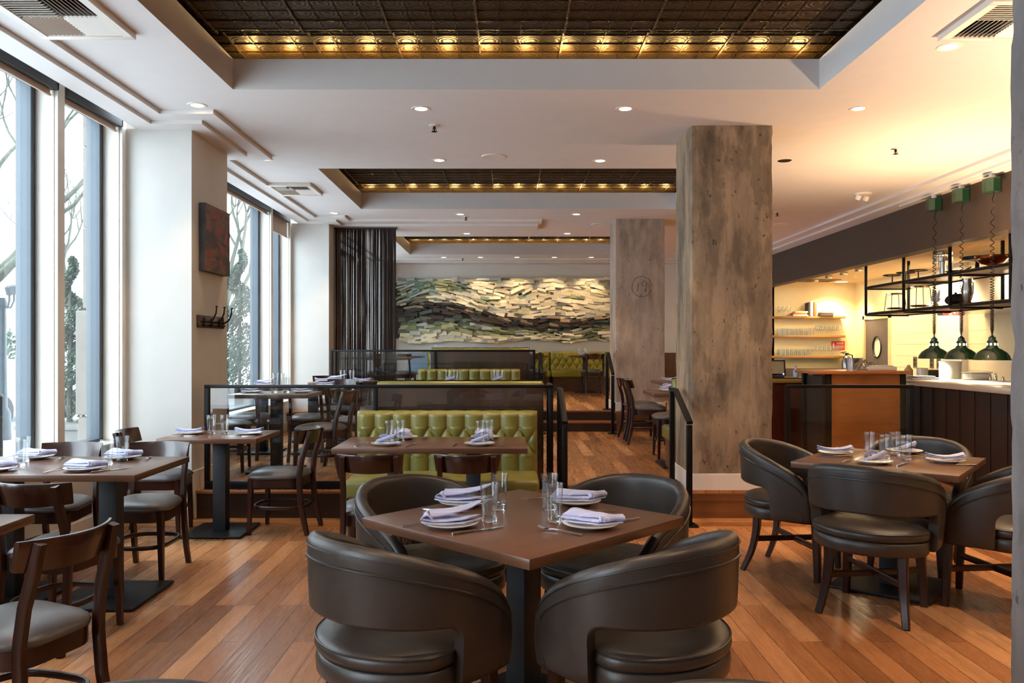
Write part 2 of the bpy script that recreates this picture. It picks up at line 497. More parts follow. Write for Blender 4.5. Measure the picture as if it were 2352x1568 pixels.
        COL.objects.link(o)
        if parent is not None: o.parent = parent
        if loc is not None: o.location = loc
        if rot is not None: o.rotation_euler = rot
        return o

def tag(o, label=None, cat=None, group=None, kind=None):
    if label: o['label'] = label
    if cat: o['category'] = cat
    if group: o['group'] = group
    if kind: o['kind'] = kind
    return o
def empty(name, loc=(0, 0, 0), rz=0.0, label=None, cat=None, group=None, kind=None):
    o = bpy.data.objects.new(name, None)
    o.empty_display_size = 0.1
    COL.objects.link(o)
    o.location = loc; o.rotation_euler = (0, 0, rz)
    return tag(o, label, cat, group, kind)
KIDS = {}
def kids(o):
    return [c for c in bpy.data.objects if c.parent == o]
def dup(o, loc=None, rz=None, label=None, group=None, parent=None, tree=None):
    c = o.copy(); COL.objects.link(c)
    if parent is not None: c.parent = parent
    if loc is not None: c.location = loc
    if rz is not None: c.rotation_euler = (0, 0, rz)
    if label: c['label'] = label
    if group: c['group'] = group
    if tree is None: tree = subtree(o)
    for ch, sub in tree:
        dup(ch, parent=c, tree=sub)
    return c
def subtree(o):
    return [(c, subtree(c)) for c in kids(o)]
def struct(name, mb, mat, smooth=0, parent=None):
    o = mb.build(name, mat, parent, smooth)
    if parent is None: o['kind'] = 'structure'
    return o
def TR(loc=(0, 0, 0), rz=0.0, rx=0.0, ry=0.0, sc=1.0):
    return Matrix.Translation(loc) @ Matrix.Rotation(rz, 4, 'Z') @ Matrix.Rotation(ry, 4, 'Y') @ Matrix.Rotation(rx, 4, 'X') @ Matrix.Scale(sc, 4)
def interp(tab, x):
    if x <= tab[0][0]: return tab[0][1]
    for (a, va), (b, vb) in zip(tab, tab[1:]):
        if x <= b:
            t = (x - a) / (b - a)
            return va + (vb - va) * t
    return tab[-1][1]

# ================================================================== the room
ZC = 3.323
L1, L2 = 0.235, 0.52
YR1, YR2 = 6.81, 11.58      # platform edges
SX0, SX1 = 0.38, 1.53       # stairs between platforms

b = MB(); b.box(-3.4, 8.5, -2.0, 6.44, -0.1, 0.0); b.box(3.45, 8.5, 6.44, 18.0, -0.1, 0.0)
struct('floor', b, M['floor'])
b = MB(); b.box(-3.4, 3.45, 6.44, YR1 + 0.4, -0.1, 0.0)
struct('floor_border', b, M['border'])
def platform(name, y0, y1, z, base, x1=3.45):
    b = MB()
    t = 0.03
    b.box(-3.4, SX0, y0, y1, z - t, z); b.box(SX1, x1, y0, y1, z - t, z); b.box(SX0, SX1, y0 + 0.26, y1, z - t, z)
    o = struct(name, b, M['floor'])
    n = MB()
    n.box(-2.66, SX0, y0 - 0.03, y0 + 0.02, z - 0.028, z + 0.001, b=0.008)
    n.box(SX0, SX1, y0 + 0.22, y0 + 0.27, z - 0.028, z + 0.001, b=0.008)
    n.box(SX0, SX1, y0 - 0.04, y0 + 0.25, base + (z - base) / 2 - 0.028, base + (z - base) / 2, b=0.008)
    struct(name + '_nosing', n, M['nosing'], 30)
    r = MB()
    r.box(-3.3, SX0, y0 - 0.005, y0 + 0.04, base, z - 0.029)
    q = MB(); q.box(SX1, x1, y0 - 0.005, y0 + 0.04, base, z - 0.029); q.box(SX1, x1, y0 - 0.012, y0 - 0.004, base + (z - base) * 0.62, base + (z - base) * 0.64)
    struct(name + '_riser_right', q, M['riser'])
    r.box(SX0, SX1, y0 + 0.245, y0 + 0.28, base, z - 0.029)
    r.box(SX0, SX1, y0 - 0.01, y0 + 0.02, base, base + (z - base) / 2 - 0.028)
    r.box(SX0 - 0.03, SX0, y0, y0 + 0.3, base, z - 0.03); r.box(SX1, SX1 + 0.03, y0, y0 + 0.3, base, z - 0.03)
    if base == 0: r.box(x1 - 0.03, x1, y0, 18.0, base, z - 0.029)
    struct(name + '_riser', r, M['riserdark'])
platform('floor_platform', YR1, YR2 + 0.3, L1, 0.0)
platform('floor_platform_upper', YR2, 18.0, L2, L1)

# ceiling with three coffers
CX0, CX1 = -2.02, 2.258
COF = [(3.30, 5.877), (8.476, 10.95), (13.66, 16.30)]
ys = [-2.0] + [v for c in COF for v in c] + [18.0]
b = MB()
b.box(-3.09, CX0 - 0.02, -2, 18, ZC, ZC + 0.02)
b.box(CX1 + 0.02, 5.3, -2, 18, ZC, ZC + 0.02)
for i in range(0, len(ys), 2):
    b.box(CX0 - 0.02, CX1 + 0.02, ys[i] + (0.02 if i else 0), ys[i + 1] - (0.02 if i < 6 else 0), ZC, ZC + 0.02)
struct('ceiling', b, M['ceil'])
for k, (y0, y1) in enumerate(COF):
    f = MB()
    zt = 3.545
    f.box(CX0 - 0.02, CX0, y0 - 0.02, y1 + 0.02, ZC, zt); f.box(CX1, CX1 + 0.02, y0 - 0.02, y1 + 0.02, ZC, zt)
    f.box(CX0, CX1, y0 - 0.02, y0, ZC, zt); f.box(CX0, CX1, y1, y1 + 0.02, ZC, zt)
    f.box(CX0 - 0.6, CX1 + 0.6, y1 + 0.02, y1 + 0.6, zt - 0.04, zt - 0.02)
    f.box(CX0 - 0.6, CX1 + 0.6, y1 + 0.58, y1 + 0.6, zt - 0.04, 4.0)
    f.box(CX0 - 0.6, CX0 - 0.02, y0 - 0.6, y1 + 0.6, zt - 0.04, zt - 0.02); f.box(CX1 + 0.02, CX1 + 0.6, y0 - 0.6, y1 + 0.6, zt - 0.04, zt - 0.02)
    f.box(CX0 - 0.62, CX0 - 0.6, y0 - 0.6, y1 + 0.6, zt - 0.04, 4.0); f.box(CX1 + 0.6, CX1 + 0.62, y0 - 0.6, y1 + 0.6, zt - 0.04, 4.0)
    struct('ceiling_coffer_fascia', f, M['ceil'])
    t = MB()
    yl = y1 - 0.42
    zl, zh = 3.575, 3.62
    t.box(CX0 - 0.6, CX1 + 0.6, y0 - 0.6, yl, zl, zl + 0.02)
    t.box(CX0 - 0.6, CX1 + 0.6, yl - 0.02, yl, zl, zh)
    t.box(CX0 - 0.6, CX1 + 0.6, yl, y1 + 0.6, zh, zh + 0.02)
    # raised seams between the pressed tiles
    x = CX0 - 0.55; q = 0
    while x < CX1 + 0.55:
        h = 0.012 if q % 4 == 0 else 0.005
        ww = 0.007 if q % 4 == 0 else 0.003
        t.box(x - ww, x + ww, y0 - 0.5, yl - 0.001, zl - h, zl + 0.001)
        t.box(x - ww, x + ww, yl + 0.001, y1 + 0.58, zh - h, zh + 0.001)
        x += 0.147; q += 1
    yy = y0 - 0.4; q = 0
    while yy < yl - 0.05:
        h = 0.010 if q % 4 == 0 else 0.005
        t.box(CX0 - 0.58, CX1 + 0.58, yy - 0.003, yy + 0.003, zl - h, zl + 0.001)
        yy += 0.147; q += 1
    for yy in (yl + 0.16, yl + 0.32, yl + 0.48):
        t.box(CX0 - 0.58, CX1 + 0.58, yy - 0.004, yy + 0.004, zh - 0.008, zh + 0.001)
    struct('ceiling_pressed_tin', t, M['tin'])
    x = CX0 + 0.12
    while x < CX1:
        light('cove_lamp', 'POINT', (x, y1 + 0.06, zt - 0.003), 2.3 if k < 2 else 3.6, (1.0, 0.66, 0.24), shadow_soft_size=0.014)
        x += 0.288

# stepped ceiling mouldings
def steps(name, boxes, z0, z1):
    b = MB()
    for x0, x1, y0, y1 in boxes: b.box(x0, x1, y0, y1, z0, z1)
    struct(name, b, M['ceil'])
P0 = [(-3.09, -2.77, -2, 18), (-2.77, -2.345, 1.25, 2.85), (-2.77, -2.345, 6.37, 7.95), (-2.77, -2.345, 11.45, 13.1), (-2.345, 0.47, 11.8, 12.75), (-2.77, 5.15, 17.0, 17.7)]
P1 = [(-3.09, -2.92, -2, 18), (-2.92, -2.505, 1.4, 2.7), (-2.92, -2.505, 6.55, 7.68), (-2.92, -2.505, 11.62, 12.9), (-2.505, 0.42, 12.05, 12.6), (-2.92, 5.15, 17.2, 17.7)]
steps('trim_1', P0, 3.288, ZC)
steps('trim_2', P1, 3.258, 3.288)
steps('trim_3', [(4.72, 5.15, -2, 17.0)], 3.288, ZC)
steps('trim_4', [(4.9, 5.15, -2, 17.2)], 3.258, 3.288)

# walls
b = MB(); b.box(-3.4, 5.35, 17.6, 17.75, 0, 3.5); struct('wall_back', b, M['wall'])
b = MB(); b.box(-3.6, 8.6, -2.1, -2.0, 0, 3.5); struct('wall_behind', b, M['wall_tan'])
b = MB()
PIERS = [(1.62, 2.48), (6.74, 7.59), (11.85, 12.70), (17.0, 17.7)]
for y0, y1 in PIERS: b.box(-3.5, -2.663, y0, y1, 0, 3.27)
prev = -2.0
for y0, y1 in PIERS:      # wall below the sills, ledge, and the head above the blinds
    b.box(-3.5, -3.21, prev, y0, 0, 0.655)
    b.box(-3.5, -3.40, prev, y0, 3.40, 3.6)
    b.box(-3.5, -3.09, prev, y0, 3.46, 3.6)
    b.box(-3.10, -3.09, prev, y0, 3.258, 3.5)
    prev = y1
struct('wall_left', b, M['wall'])
b = MB()
for y0, y1, z in ((6.72, 7.59, 0.0), (11.83, 12.7, L1), (16.98, 17.6, L2)):
    b.box(-3.3, -2.645, y0, y0 + 0.02, z, z + 0.17, b=0.004); b.box(-2.663, -2.645, y0, y1 + 0.02, z if y0 > 7 else 0, (z if y0 > 7 else L1) + 0.17, b=0.004)
b.box(-3.21, -3.195, -2, 6.72, 0, 0.15); b.box(-3.21, -3.195, 7.6, 11.83, L1, L1 + 0.15); b.box(-3.21, -3.195, 12.7, 17, L2, L2 + 0.15)
struct('baseboard_left', b, M['trim'])
b = MB(); b.box(-2.6, 5.15, 17.58, 17.6, L2, L2 + 0.14); struct('baseboard_back', b, M['trim'])

# windows: frame, glass, sill, blind cassette, blind
WN = 0
def window(y0, y1, drop=0.0):
    global WN
    WN += 1
    e = empty('window_%d' % WN, (-3.40, (y0 + y1) / 2, 0.66), kind='structure')
    h = (y1 - y0) / 2
    f = MB()
    zt = 2.70
    for s in (-1, 1):
        f.box(-0.08, 0.03, min(s * h, s * (h - 0.05)), max(s * h, s * (h - 0.05)), 0, zt)
    f.box(-0.08, 0.03, -h, h, 0, 0.03); f.box(-0.08, 0.03, -h, h, zt - 0.03, zt)
    f.build('window_frame', M['alu'], e, 0)
    g_ = MB()
    for s in (-1, 1):
        g_.box(0.031, 0.038, min(s * (h - 0.052), s * (h - 0.062)), max(s * (h - 0.052), s * (h - 0.062)), 0.02, zt)
    g_.box(0.031, 0.038, -h + 0.05, h - 0.05, 0.02, 0.035)
    g_.build('gasket', M['alu_dark'], e, 0)
    g_ = MB(); g_.grid(lambda u, v: (0.0, -h + 0.05 + u * (2 * h - 0.1), 0.03 + v * (zt - 0.06)), 1, 1)
    g_.build('glass_pane', M['glass'], e, 0)
    s_ = MB(); s_.box(0.03, 0.20, -h, h, -0.004, 0.012, b=0.003)
    s_.build('window_sill', M['trim'], e, 0)
    c = MB(); c.box(0.10, 0.19, -h + 0.05, h + 0.02, 2.605, 2.72, b=0.004)
    c.build('blind_cassette', M['charcoal'], e, 30)
    r = MB(); r.box(0.145, 0.147, -h + 0.07, h - 0.02, 2.57 - drop, 2.61); r.box(0.138, 0.154, -h + 0.07, h - 0.02, 2.56 - drop, 2.575 - drop)
    r.build('roller_blind', M['blind'], e, 0)
    return e
POSTN = 0
def post(y0, y1):
    global POSTN
    POSTN += 1
    b = MB(); b.box(-3.37, -3.21, y0, y1, 0.655, 3.46); b.box(-3.36, -3.235, y0 - 0.006, y0, 0.67, 3.45)
    b.box(-3.40, -3.37, y0 + 0.02, y1 - 0.02, 0.655, 3.46)
    struct('trim_%d' % (4 + POSTN), b, M['trim'])
post(-2.0, -1.3); window(-1.3, 1.53); post(1.53, 1.62)
for y in (2.48, 7.59, 12.70):
    post(y, y + 0.07); window(y + 0.07, y + 0.94, 0.0); post(y + 0.94, y + 1.03)
    window(y + 1.03, y + 3.24, 0.0); post(y + 3.24, y + 3.33)
    window(y + 3.33, y + 4.19, 0.18 if y == 7.59 else 0.0); post(y + 4.19, y + 4.262)

# concrete columns with chipped arrises
def column(name, x0, x1, y0, y1, z0, z1, mat, seed, rough=1.0, pts=12):
    rnd = random.Random(seed)
    per = []
    for i in range(pts): per.append((x0 + (x1 - x0) * i / pts, y0, 'f', i == 0))
    for i in range(pts): per.append((x1, y0 + (y1 - y0) * i / pts, 'r', i == 0))
    for i in range(pts): per.append((x1 - (x1 - x0) * i / pts, y1, 'b', i == 0))
    for i in range(pts): per.append((x0, y1 - (y1 - y0) * i / pts, 'l', i == 0))
    cx, cy = (x0 + x1) / 2, (y0 + y1) / 2
    n = int((z1 - z0) / 0.022)
    rg = []
    for j in range(n + 1):
        z = z0 + (z1 - z0) * j / n
        row = []
        for (x, y, s_, corner) in per:
            d = 0.0025 * rough * noise.noise(Vector((x * 6, y * 6, z * 5 + seed)))
            if corner:
                d += 0.008 * rough * abs(noise.noise(Vector((x * 3 + seed, y * 3, z * 5)))) + 0.016 * rough * max(0, noise.noise(Vector((x + seed * 3, y, z * 11))) - 0.25) + 0.005
            dx, dy = x - cx, y - cy
            l = max(abs(dx), abs(dy))
            row.append((x - (dx / l) * d, y - (dy / l) * d, z))
        rg.append(row)
    b = MB(); b.rings(rg)
    return struct(name, b, mat, 50)
c0 = column('wall_column_near', 1.555, 2.24, 1.83, 2.513, 0, ZC, M['conc3'], 5, 0.7)
c1 = column('wall_column_middle', 1.54, 2.235, 6.83, 7.50, 0.16, ZC, M['conc'], 2)
c2 = column('wall_column_far', 1.545, 2.277, 11.80, 12.48, 0.4, ZC, M['conc2'], 9)
def colbase(name, x0, x1, y0, y1, z0, z1, zf):
    b = MB(); t = 0.018
    b.box(x0 - t, x1 + t, y0 - t, y0, z0, z1, b=0.003)
    b.box(x0 - t, x0, y0 - t, y1 + t, z0, z1, b=0.003); b.box(x1, x1 + t, y0 - t, y1 + t, z0, z1, b=0.003); b.box(x0 - t, x1 + t, y1, y1 + t, z0, z1, b=0.003)
    struct(name, b, M['trim'])
colbase('baseboard_column_middle', 1.54, 2.235, 6.83, 7.50, 0.205, 0.372, L1)
colbase('baseboard_column_far', 1.545, 2.277, 11.80, 12.48, 0.485, 0.64, L2)
# pencilled circle with a 19 on the far column
b = MB()
def stroke(pts, r=0.0028):
    b.tube([(1.933 + x, 11.797, 2.333 + z) for x, z in pts], r, 5)
stroke([(0.145 * math.cos(a / 24 * 2 * PI) * (1 + 0.04 * math.sin(a)), 0.15 * math.sin(a / 24 * 2 * PI)) for a in range(24)])
stroke([(-0.045, 0.06), (-0.065, -0.075)])
stroke([(0.075, 0.045), (0.05, 0.085), (0.015, 0.07), (0.0, 0.03), (0.02, 0.0), (0.055, 0.02), (0.075, 0.06), (0.068, 0.0), (0.045, -0.075)])
b.build('pencilled_number', M['alu_dark'], c2)

# dark soffit over the open kitchen and kitchen shell
b = MB(); b.box(5.15, 5.34, -2, 16.3, 2.66, ZC + 0.1)
struct('wall_soffit', b, M['soffit'])
b = MB(); b.box(5.34, 8.5, -2, 16.3, 2.74, 2.85)
struct('ceiling_kitchen', b, M['ceilk'])
b = MB(); b.box(5.1, 7.0, 16.3, 16.45, 0, 2.8); struct('wall_bar_back', b, M['kitchen_wall'])
b = MB(); b.box(5.1, 5.35, 16.3, 17.75, 0, 3.5); struct('wall_bar_return', b, M['wall'])
b = MB(); b.box(7.0, 7.1, -2, 14.78, 0, 2.8); b.box(7.0, 7.1, 15.92, 16.45, 0, 2.8); b.box(7.0, 7.1, 14.78, 15.92, 2.06, 2.8)
for i in range(12): b.box(6.996, 7.0, 9.2, 14.6, 0.3 + i * 0.2, 0.304 + i * 0.2)
struct('wall_right', b, M['kitchen_wall'])
b = MB(); b.box(6.9, 7.0, 12.3, 13.0, 0, 2.74); struct('wall_kitchen_pier', b, M['wall'])
b = MB(); b.box(6.1, 7.0, 9.2, 9.35, 0, 2.74); struct('wall_kitchen_side', b, M['wall'])
# kitchen swing door
e = empty('door_1', (7.0, 15.35, 0), kind='structure')
b = MB(); b.box(-0.03, 0.02, 0.50, 0.57, 0, 2.1); b.box(-0.03, 0.02, -0.57, -0.50, 0, 2.1); b.box(-0.03, 0.02, -0.57, 0.57, 1.99, 2.06); b.build('door_frame', M['cream'], e, 0)
b = MB()
OV = [(0.17 * math.cos(a * PI / 12), 1.45 + 0.20 * math.sin(a * PI / 12)) for a in range(24)]
outer = []
for a in range(24):
    cx_, cz_ = math.cos(a * PI / 12), math.sin(a * PI / 12)
    k_ = 1 / max(abs(cx_) / 0.49, abs(cz_) / 0.53)
    outer.append((cx_ * k_, 1.45 + cz_ * k_))
outer = [(0.49 if abs(x - 0.49) < 1e-6 else x, z) for x, z in outer]
vs = [(0.0, y, z) for y, z in outer] + [(0.0, y, z) for y, z in OV] + [(0.04, y, z) for y, z in outer] + [(0.04, y, z) for y, z in OV]
fs = []
for i in range(24):
    j = (i + 1) % 24
    fs += [(i, j, 24 + j, 24 + i), (48 + i, 48 + j, 72 + j, 72 + i), (24 + i, 24 + j, 72 + j, 72 + i)]
b.add(vs, fs); b.box(0.0, 0.04, -0.49, 0.49, 0.02, 0.925); b.box(-0.002, 0.042, -0.495, 0.495, 1.90, 1.985)
b.build('door_panel', M['doorgrey'], e, 0)
b = MB(); b.tube([(-0.004, y, z) for y, z in OV], 0.014, 6, closed=True); b.build('porthole_ring', M['black'], e)
b = MB(); b.add([(0.02, y, z) for y, z in OV], [tuple(range(24))]); b.build('porthole_glass', simple('pale_green_porthole', (232, 236, 190), 0.3), e)
b = MB(); b.box(0.25, 0.3, -0.7, 0.7, 0.2, 2.2); b.build('lit_corridor_wall', M['kitchen_wall'], e, 0)
light('corridor_lamp', 'POINT', (7.2, 15.1, 1.95), 8, WARM2, shadow_soft_size=0.05)

# ---- street side, outside the glass
b = MB(); b.box(-40, -3.6, -10, 60, -0.35, -0.25); struct('pavement', b, M['street'])
b = MB()
for i in range(7):
    z0 = 0.0 + i * 3.4
    b.box(-27, -26, -6, 60, z0 - 0.3, z0 + 1.0)
    for j in range(17): b.box(-27, -26, -6 + j * 4, -4.4 + j * 4, z0 + 1.0, z0 + 3.1)
b.box(-27.2, -26.8, -6, 60, -0.3, 24)
tag(b.build('building', M['facade'], None, 0), 'pale stone building far across the street outside the left windows', 'building')
for k, (ya, z_) in enumerate(((6.95, '1'), (12.1, '2'))):
    b = MB(); b.box(-3.73, -3.5, ya, ya + 0.6, -0.25, 0.84, b=0.01); b.box(-3.745, -3.5, ya - 0.01, ya + 0.6, 0.86, 1.76, b=0.01)
    for q_ in range(4): b.box(-3.69, -3.5, ya + 0.01, ya + 0.6, 1.78 + q_ * 0.7, 2.472 + q_ * 0.7, b=0.004)
    struct('wall_outside_pilaster_%s' % z_, b, M['stone'])

# ================================================================== furniture
# ---- barrel chair, faces +Y
BR = 0.305
BL_ = 0.20
BT = BL_ + PI * BR / 2
def bpath(s):
    """s from -BT..BT, 0 = middle of the back; returns point and outward normal"""
    d = abs(s); sg = 1 if s >= 0 else -1
    a = min(d, PI * BR / 2) / BR
    x = sg * BR * math.sin(a); y = -BR * math.cos(a)
    nx, ny = sg * math.sin(a), -math.cos(a)
    if d > PI * BR / 2:
        e_ = d - PI * BR / 2
        y += e_; x -= sg * 0.12 * e_ * e_ / BL_
    return Vector((x, y, 0)), Vector((nx, ny, 0))
TOP = [(0, .828), (.10, .826), (.2, .815), (.3, .792), (.4, .758), (.48, .722), (.55, .685), (.60, .65), (.635, .612), (.66, .57), (BT - 0.008, .52), (BT, .49)]
def btop(d):
    return interp(TOP, d)
def bbot(d):
    s0 = 0.375; rr = 0.055
    if d < s0: return 0.575 - 0.010 * (d / s0)
    if d < s0 + rr: return 0.565 - (rr - math.sqrt(max(0, rr * rr - (d - s0) ** 2)))
    return interp([(s0 + rr, .51), (s0 + rr + 0.004, .365), (9, .365)], d)
def make_barrel():
    t = empty('barrel_chair')
    ss = []
    N = 46
    for i in range(N + 1): ss.append(BT * i / N)
    ss += [0.375 + 0.055 * k / 6 for k in range(7)] + [0.4302, 0.4325, 0.434, BT - 0.004, BT - 0.012]
    ss = sorted(set(round(x, 5) for x in ss))
    full = [-x for x in ss[::-1] if x > 0] + ss
    rg = []
    for s in full:
        d = abs(s)
        p, n = bpath(s)
        zt, zb = btop(d), bbot(d)
        th = 0.027
        if BT - d < 0.02: th *= math.sqrt(max(0.06, 1 - ((0.02 - (BT - d)) / 0.02) ** 2)) 
        row = []
        def off(z):      # the shell leans outwards a little and bellies
            k = (z - 0.365) / 0.46
            return -0.012 + 0.030 * k + 0.008 * math.sin(PI * min(1, max(0, (z - 0.365) / max(0.05, zt - 0.365))))
        K = 9
        q = []
        zm = min(0.587, (zb + 0.012 + zt - 0.03) / 2); lv = [zb + 0.012 + (zm - zb - 0.012) * i / 4 for i in range(4)] + [zm + (zt - 0.03 - zm) * i / K for i in range(K + 1)]
        for z_ in lv: q.append((th, z_))
        for a in (25, 50, 75, 90, 105, 130, 155):
            q.append((th * math.cos(R(a)), zt - 0.03 + 0.03 * math.sin(R(a))))
        for z_ in lv[::-1]: q.append((-th, z_))
        q += [(-th * 0.7, zb + 0.002), (0, zb), (th * 0.7, zb + 0.002)]
        for o_, z in q:
            pt = p + n * (o_ + off(z)); row.append((pt.x, pt.y, z))
        rg.append(row)
    m_ = MB(); m_.rings(rg)
    shell = m_.build('barrel_back', M['leather'], t, 60)
    def line(dz, out, smax, r, name, drop=True):
        pts = []
        n_ = 60
        sm = smax
        half = []
        for i in range(n_ + 1):
            s = sm * i / n_
            z = btop(s) - dz
            p, n = bpath(s)
            k = (z - 0.365) / 0.46
            o_ = -0.012 + 0.030 * k + 0.008 * 0.7 + out
            pt = p + n * o_
            half.append(Vector((pt.x, pt.y, z)))
        if drop:
            p, n = bpath(sm)
            z = half[-1].z
            while z > 0.385:
                z -= 0.03
                k = (z - 0.365) / 0.46
                pt = p + n * (-0.012 + 0.030 * k + out)
                half.append(Vector((pt.x, pt.y, max(z, 0.375))))
        mir = [Vector((-q.x, q.y, q.z)) for q in half[1:]][::-1]
        mm = MB(); mm.tube(mir + half, r, 6)
        return mm.build(name, M['piping'], shell)
    line(0.072, 0.0275, BT - 0.055, 0.005, 'piping')
    line(0.030, 0.0272, BT - 0.02, 0.0016, 'stitching', False)
    line(0.030, -0.0275, BT - 0.02, 0.0016, 'stitching', False)
    # seat outline
    def out(phi):      # phi 0 = back, +-pi = front
        a = abs(phi)
        x, y = math.sin(a), -math.cos(a)
        r_back = 0.322
        r_side = 0.275 / max(1e-6, abs(x))
        r_front = 0.275 / y if y > 0 else 9
        r_ = min(r_side, r_front) if a > R(62) else r_back
        if a > R(90):
            r_ = (abs(x / 0.275) ** 4 + (y / 0.275) ** 4) ** (-0.25)
        elif a > R(62):
            k = (a - R(62)) / R(28); k = k * k * (3 - 2 * k)
            r_ = r_back * (1 - k) + 0.275 * k
        return r_
    def ringsat(prof):
        rr_ = []
        for ins, z in prof:
            rr_.append([((out(-PI + 2 * PI * i / 64) - ins) * math.sin(-PI + 2 * PI * i / 64), -(out(-PI + 2 * PI * i / 64) - ins) * math.cos(-PI + 2 * PI * i / 64), z) for i in range(64)])
        return rr_
    m_ = MB(); m_.rings(ringsat([(.05, .352), (.012, .356), (.002, .366), (0, .40), (.004, .425), (.012, .431)])); m_.build('seat_base', M['leather'], t, 60)
    m_ = MB(); m_.rings(ringsat([(.014, .431), (.003, .436), (-.004, .452), (-.002, .468), (.004, .476), (.02, .486), (.06, .496), (.12, .502), (.2, .505)]))
    cu = m_.build('seat_cushion', M['leather'], t, 60)
    m_ = MB(); m_.tube([(out(-PI + 2 * PI * i / 64) * math.sin(-PI + 2 * PI * i / 64), -out(-PI + 2 * PI * i / 64) * math.cos(-PI + 2 * PI * i / 64), .474) for i in range(64)], 0.004, 6, closed=True)
    m_.build('piping', M['piping'], cu)
    for sx in (-1, 1):
        m_ = MB()
        pts = []; hw = []
        for i in range(11):
            k = i / 10
            z = 0.36 * (1 - k)
            pts.append((sx * (0.185 + 0.035 * k ** 2), -0.185 - 0.085 * k ** 2.2, z)); hw.append(0.027 - 0.009 * k)
        m_.tube(pts, 0.02, flat=lambda i, hw=hw: (hw[i], hw[i] * 0.85), up=(0, 1, 0)); m_.build('leg', M['chairwood'], t)
        m_ = MB()
        m_.tube([(sx * (0.19 + 0.02 * k / 4), 0.19 + 0.015 * k / 4, 0.36 * (1 - k / 4)) for k in range(5)], 0.02, flat=lambda i: (0.027 - 0.008 * i / 4, 0.026 - 0.008 * i / 4), up=(0, 1, 0)); m_.build('leg', M['chairwood'], t)
    for sx in (-1, 1):
        m_ = MB(); m_.tube([(sx * 0.19, -0.205, 0.205 + (0.002 * sx)), (-sx * 0.195, 0.195, 0.205 + (0.002 * sx))], 0.01, flat=(0.011, 0.017), up=(0, 0, 1)); m_.build('stretcher', M['chairwood'], t)
    return t

# ---- wooden side chair, faces +Y
def make_side_chair():
    t = empty('side_chair')
    def outl(w_, d0, d1, r, n=6):
        pts = []
        for cx, cy, a0 in ((w_ - r, d1 - r, 0), (-w_ + r, d1 - r, 90), (-w_ * 0.88 + r, d0 + r, 180), (w_ * 0.88 - r, d0 + r, 270)):
            for i in range(n + 1):
                a = R(a0 + 90 * i / n); pts.append((cx + r * math.cos(a), cy + r * math.sin(a)))
        return pts
    def sc_ring(o, ins, z):
        return [(x * (1 - ins / 0.2), y * (1 - ins / 0.2), z) for x, y in o]
    o = outl(0.220, -0.208, 0.226, 0.125)
    m_ = MB(); m_.rings([sc_ring(o, i_, z) for i_, z in ((.012, .428), (0, .434), (-.003, .446), (.003, .458), (.02, .472), (.05, .484), (.10, .492), (.16, .496))])
    m_.build('seat', M['seatvinyl'], t, 60)
    o2 = outl(0.207, -0.195, 0.212, 0.10)
    m_ = MB(); m_.rings([sc_ring(o2, i_, z) for i_, z in ((.0, .365), (0, .43))]); m_.build('seat_frame', M['chairwood'], t)
    for sx in (-1, 1):
        m_ = MB()
        tab = [(0, -.262, .176), (.12, -.232, .172), (.25, -.208, .170), (.40, -.196, .168), (.46, -.198, .167), (.58, -.214, .163), (.70, -.238, .160), (.77, -.255, .158), (.798, -.262, .157)]
        m_.tube([(sx * x, y - (0.012 if z > 0.6 else 0), z) for z, y, x in tab], 0.02, flat=lambda i: (0.0155, 0.0205 if 0 < i < 7 else 0.0165), up=(0, 1, 0))
        m_.build('leg', M['chairwood'], t)
        m_ = MB()
        m_.tube([(sx * (0.178 + 0.012 * k / 4), 0.178 + 0.012 * k / 4, 0.43 * (1 - k / 4)) for k in range(5)], 0.02, flat=lambda i: (0.021 - 0.007 * i / 4, 0.021 - 0.007 * i / 4), up=(0, 1, 0)); m_.build('leg', M['chairwood'], t)
    # crest rail bent in plan
    def crest(u, v):      # closed loop section round v
        a = (u - 0.5) * 2
        half = 0.199
        q = [(-.010, 0.0), (.010, 0.0), (.011, 0.03), (.011, .06), (.010, .098), (.006, .106), (-.006, .106), (-.010, .10), (-.011, .06), (-.011, .03)][v]
        x = a * (half - (1 - q[1] / .106) * 0.012)
        lo = 0.012 * (1 - a * a) * -0.6
        y = -0.192 - 0.078 * (1 - a * a) + q[0] - 0.03 * (q[1] / .106)
        return (x, y, 0.702 + q[1] + lo * (1 - q[1] / .106))
    m_ = MB(); m_.rings([[crest(i / 20, j) for j in range(10)] for i in range(21)]); m_.build('backrest', M['crestwood'], t, 40)
    pts = []
    for i in range(28):
        a = 2 * PI * i / 28
        pts.append((0.178 * math.copysign(abs(math.cos(a)) ** 0.75, math.cos(a)), -0.01 + 0.205 * math.copysign(abs(math.sin(a)) ** 0.6, math.sin(a)), 0.205))
    m_ = MB(); m_.tube(pts, 0.012, closed=True, flat=(0.008, 0.013), up=(0, 0, 1)); m_.build('stretcher', M['chairwood'], t)
    return t

def deg(d): return R(d)
BCH = make_barrel()
G1 = 'barrel chairs at the square tables'
def barrel(x, y, face, label, z=0.0, group=G1, first=[True]):
    rz = R(face - 90)
    if first[0]:
        first[0] = False
        BCH.location = (x, y, z); BCH.rotation_euler = (0, 0, rz)
        tag(BCH, label, 'chair', group); return BCH
    return dup(BCH, (x, y, z), rz, label, group, tree=BTREE)
BTREE = subtree(BCH)
SCH = make_side_chair()
STREE = subtree(SCH)
G2 = 'wooden side chairs'
def side(x, y, face, label, z=0.0, group=G2, first=[True]):
    rz = R(face - 90)
    if first[0]:
        first[0] = False
        SCH.location = (x, y, z); SCH.rotation_euler = (0, 0, rz)
        tag(SCH, label, 'chair', group); return SCH
    return dup(SCH, (x, y, z), rz, label, group, tree=STREE)

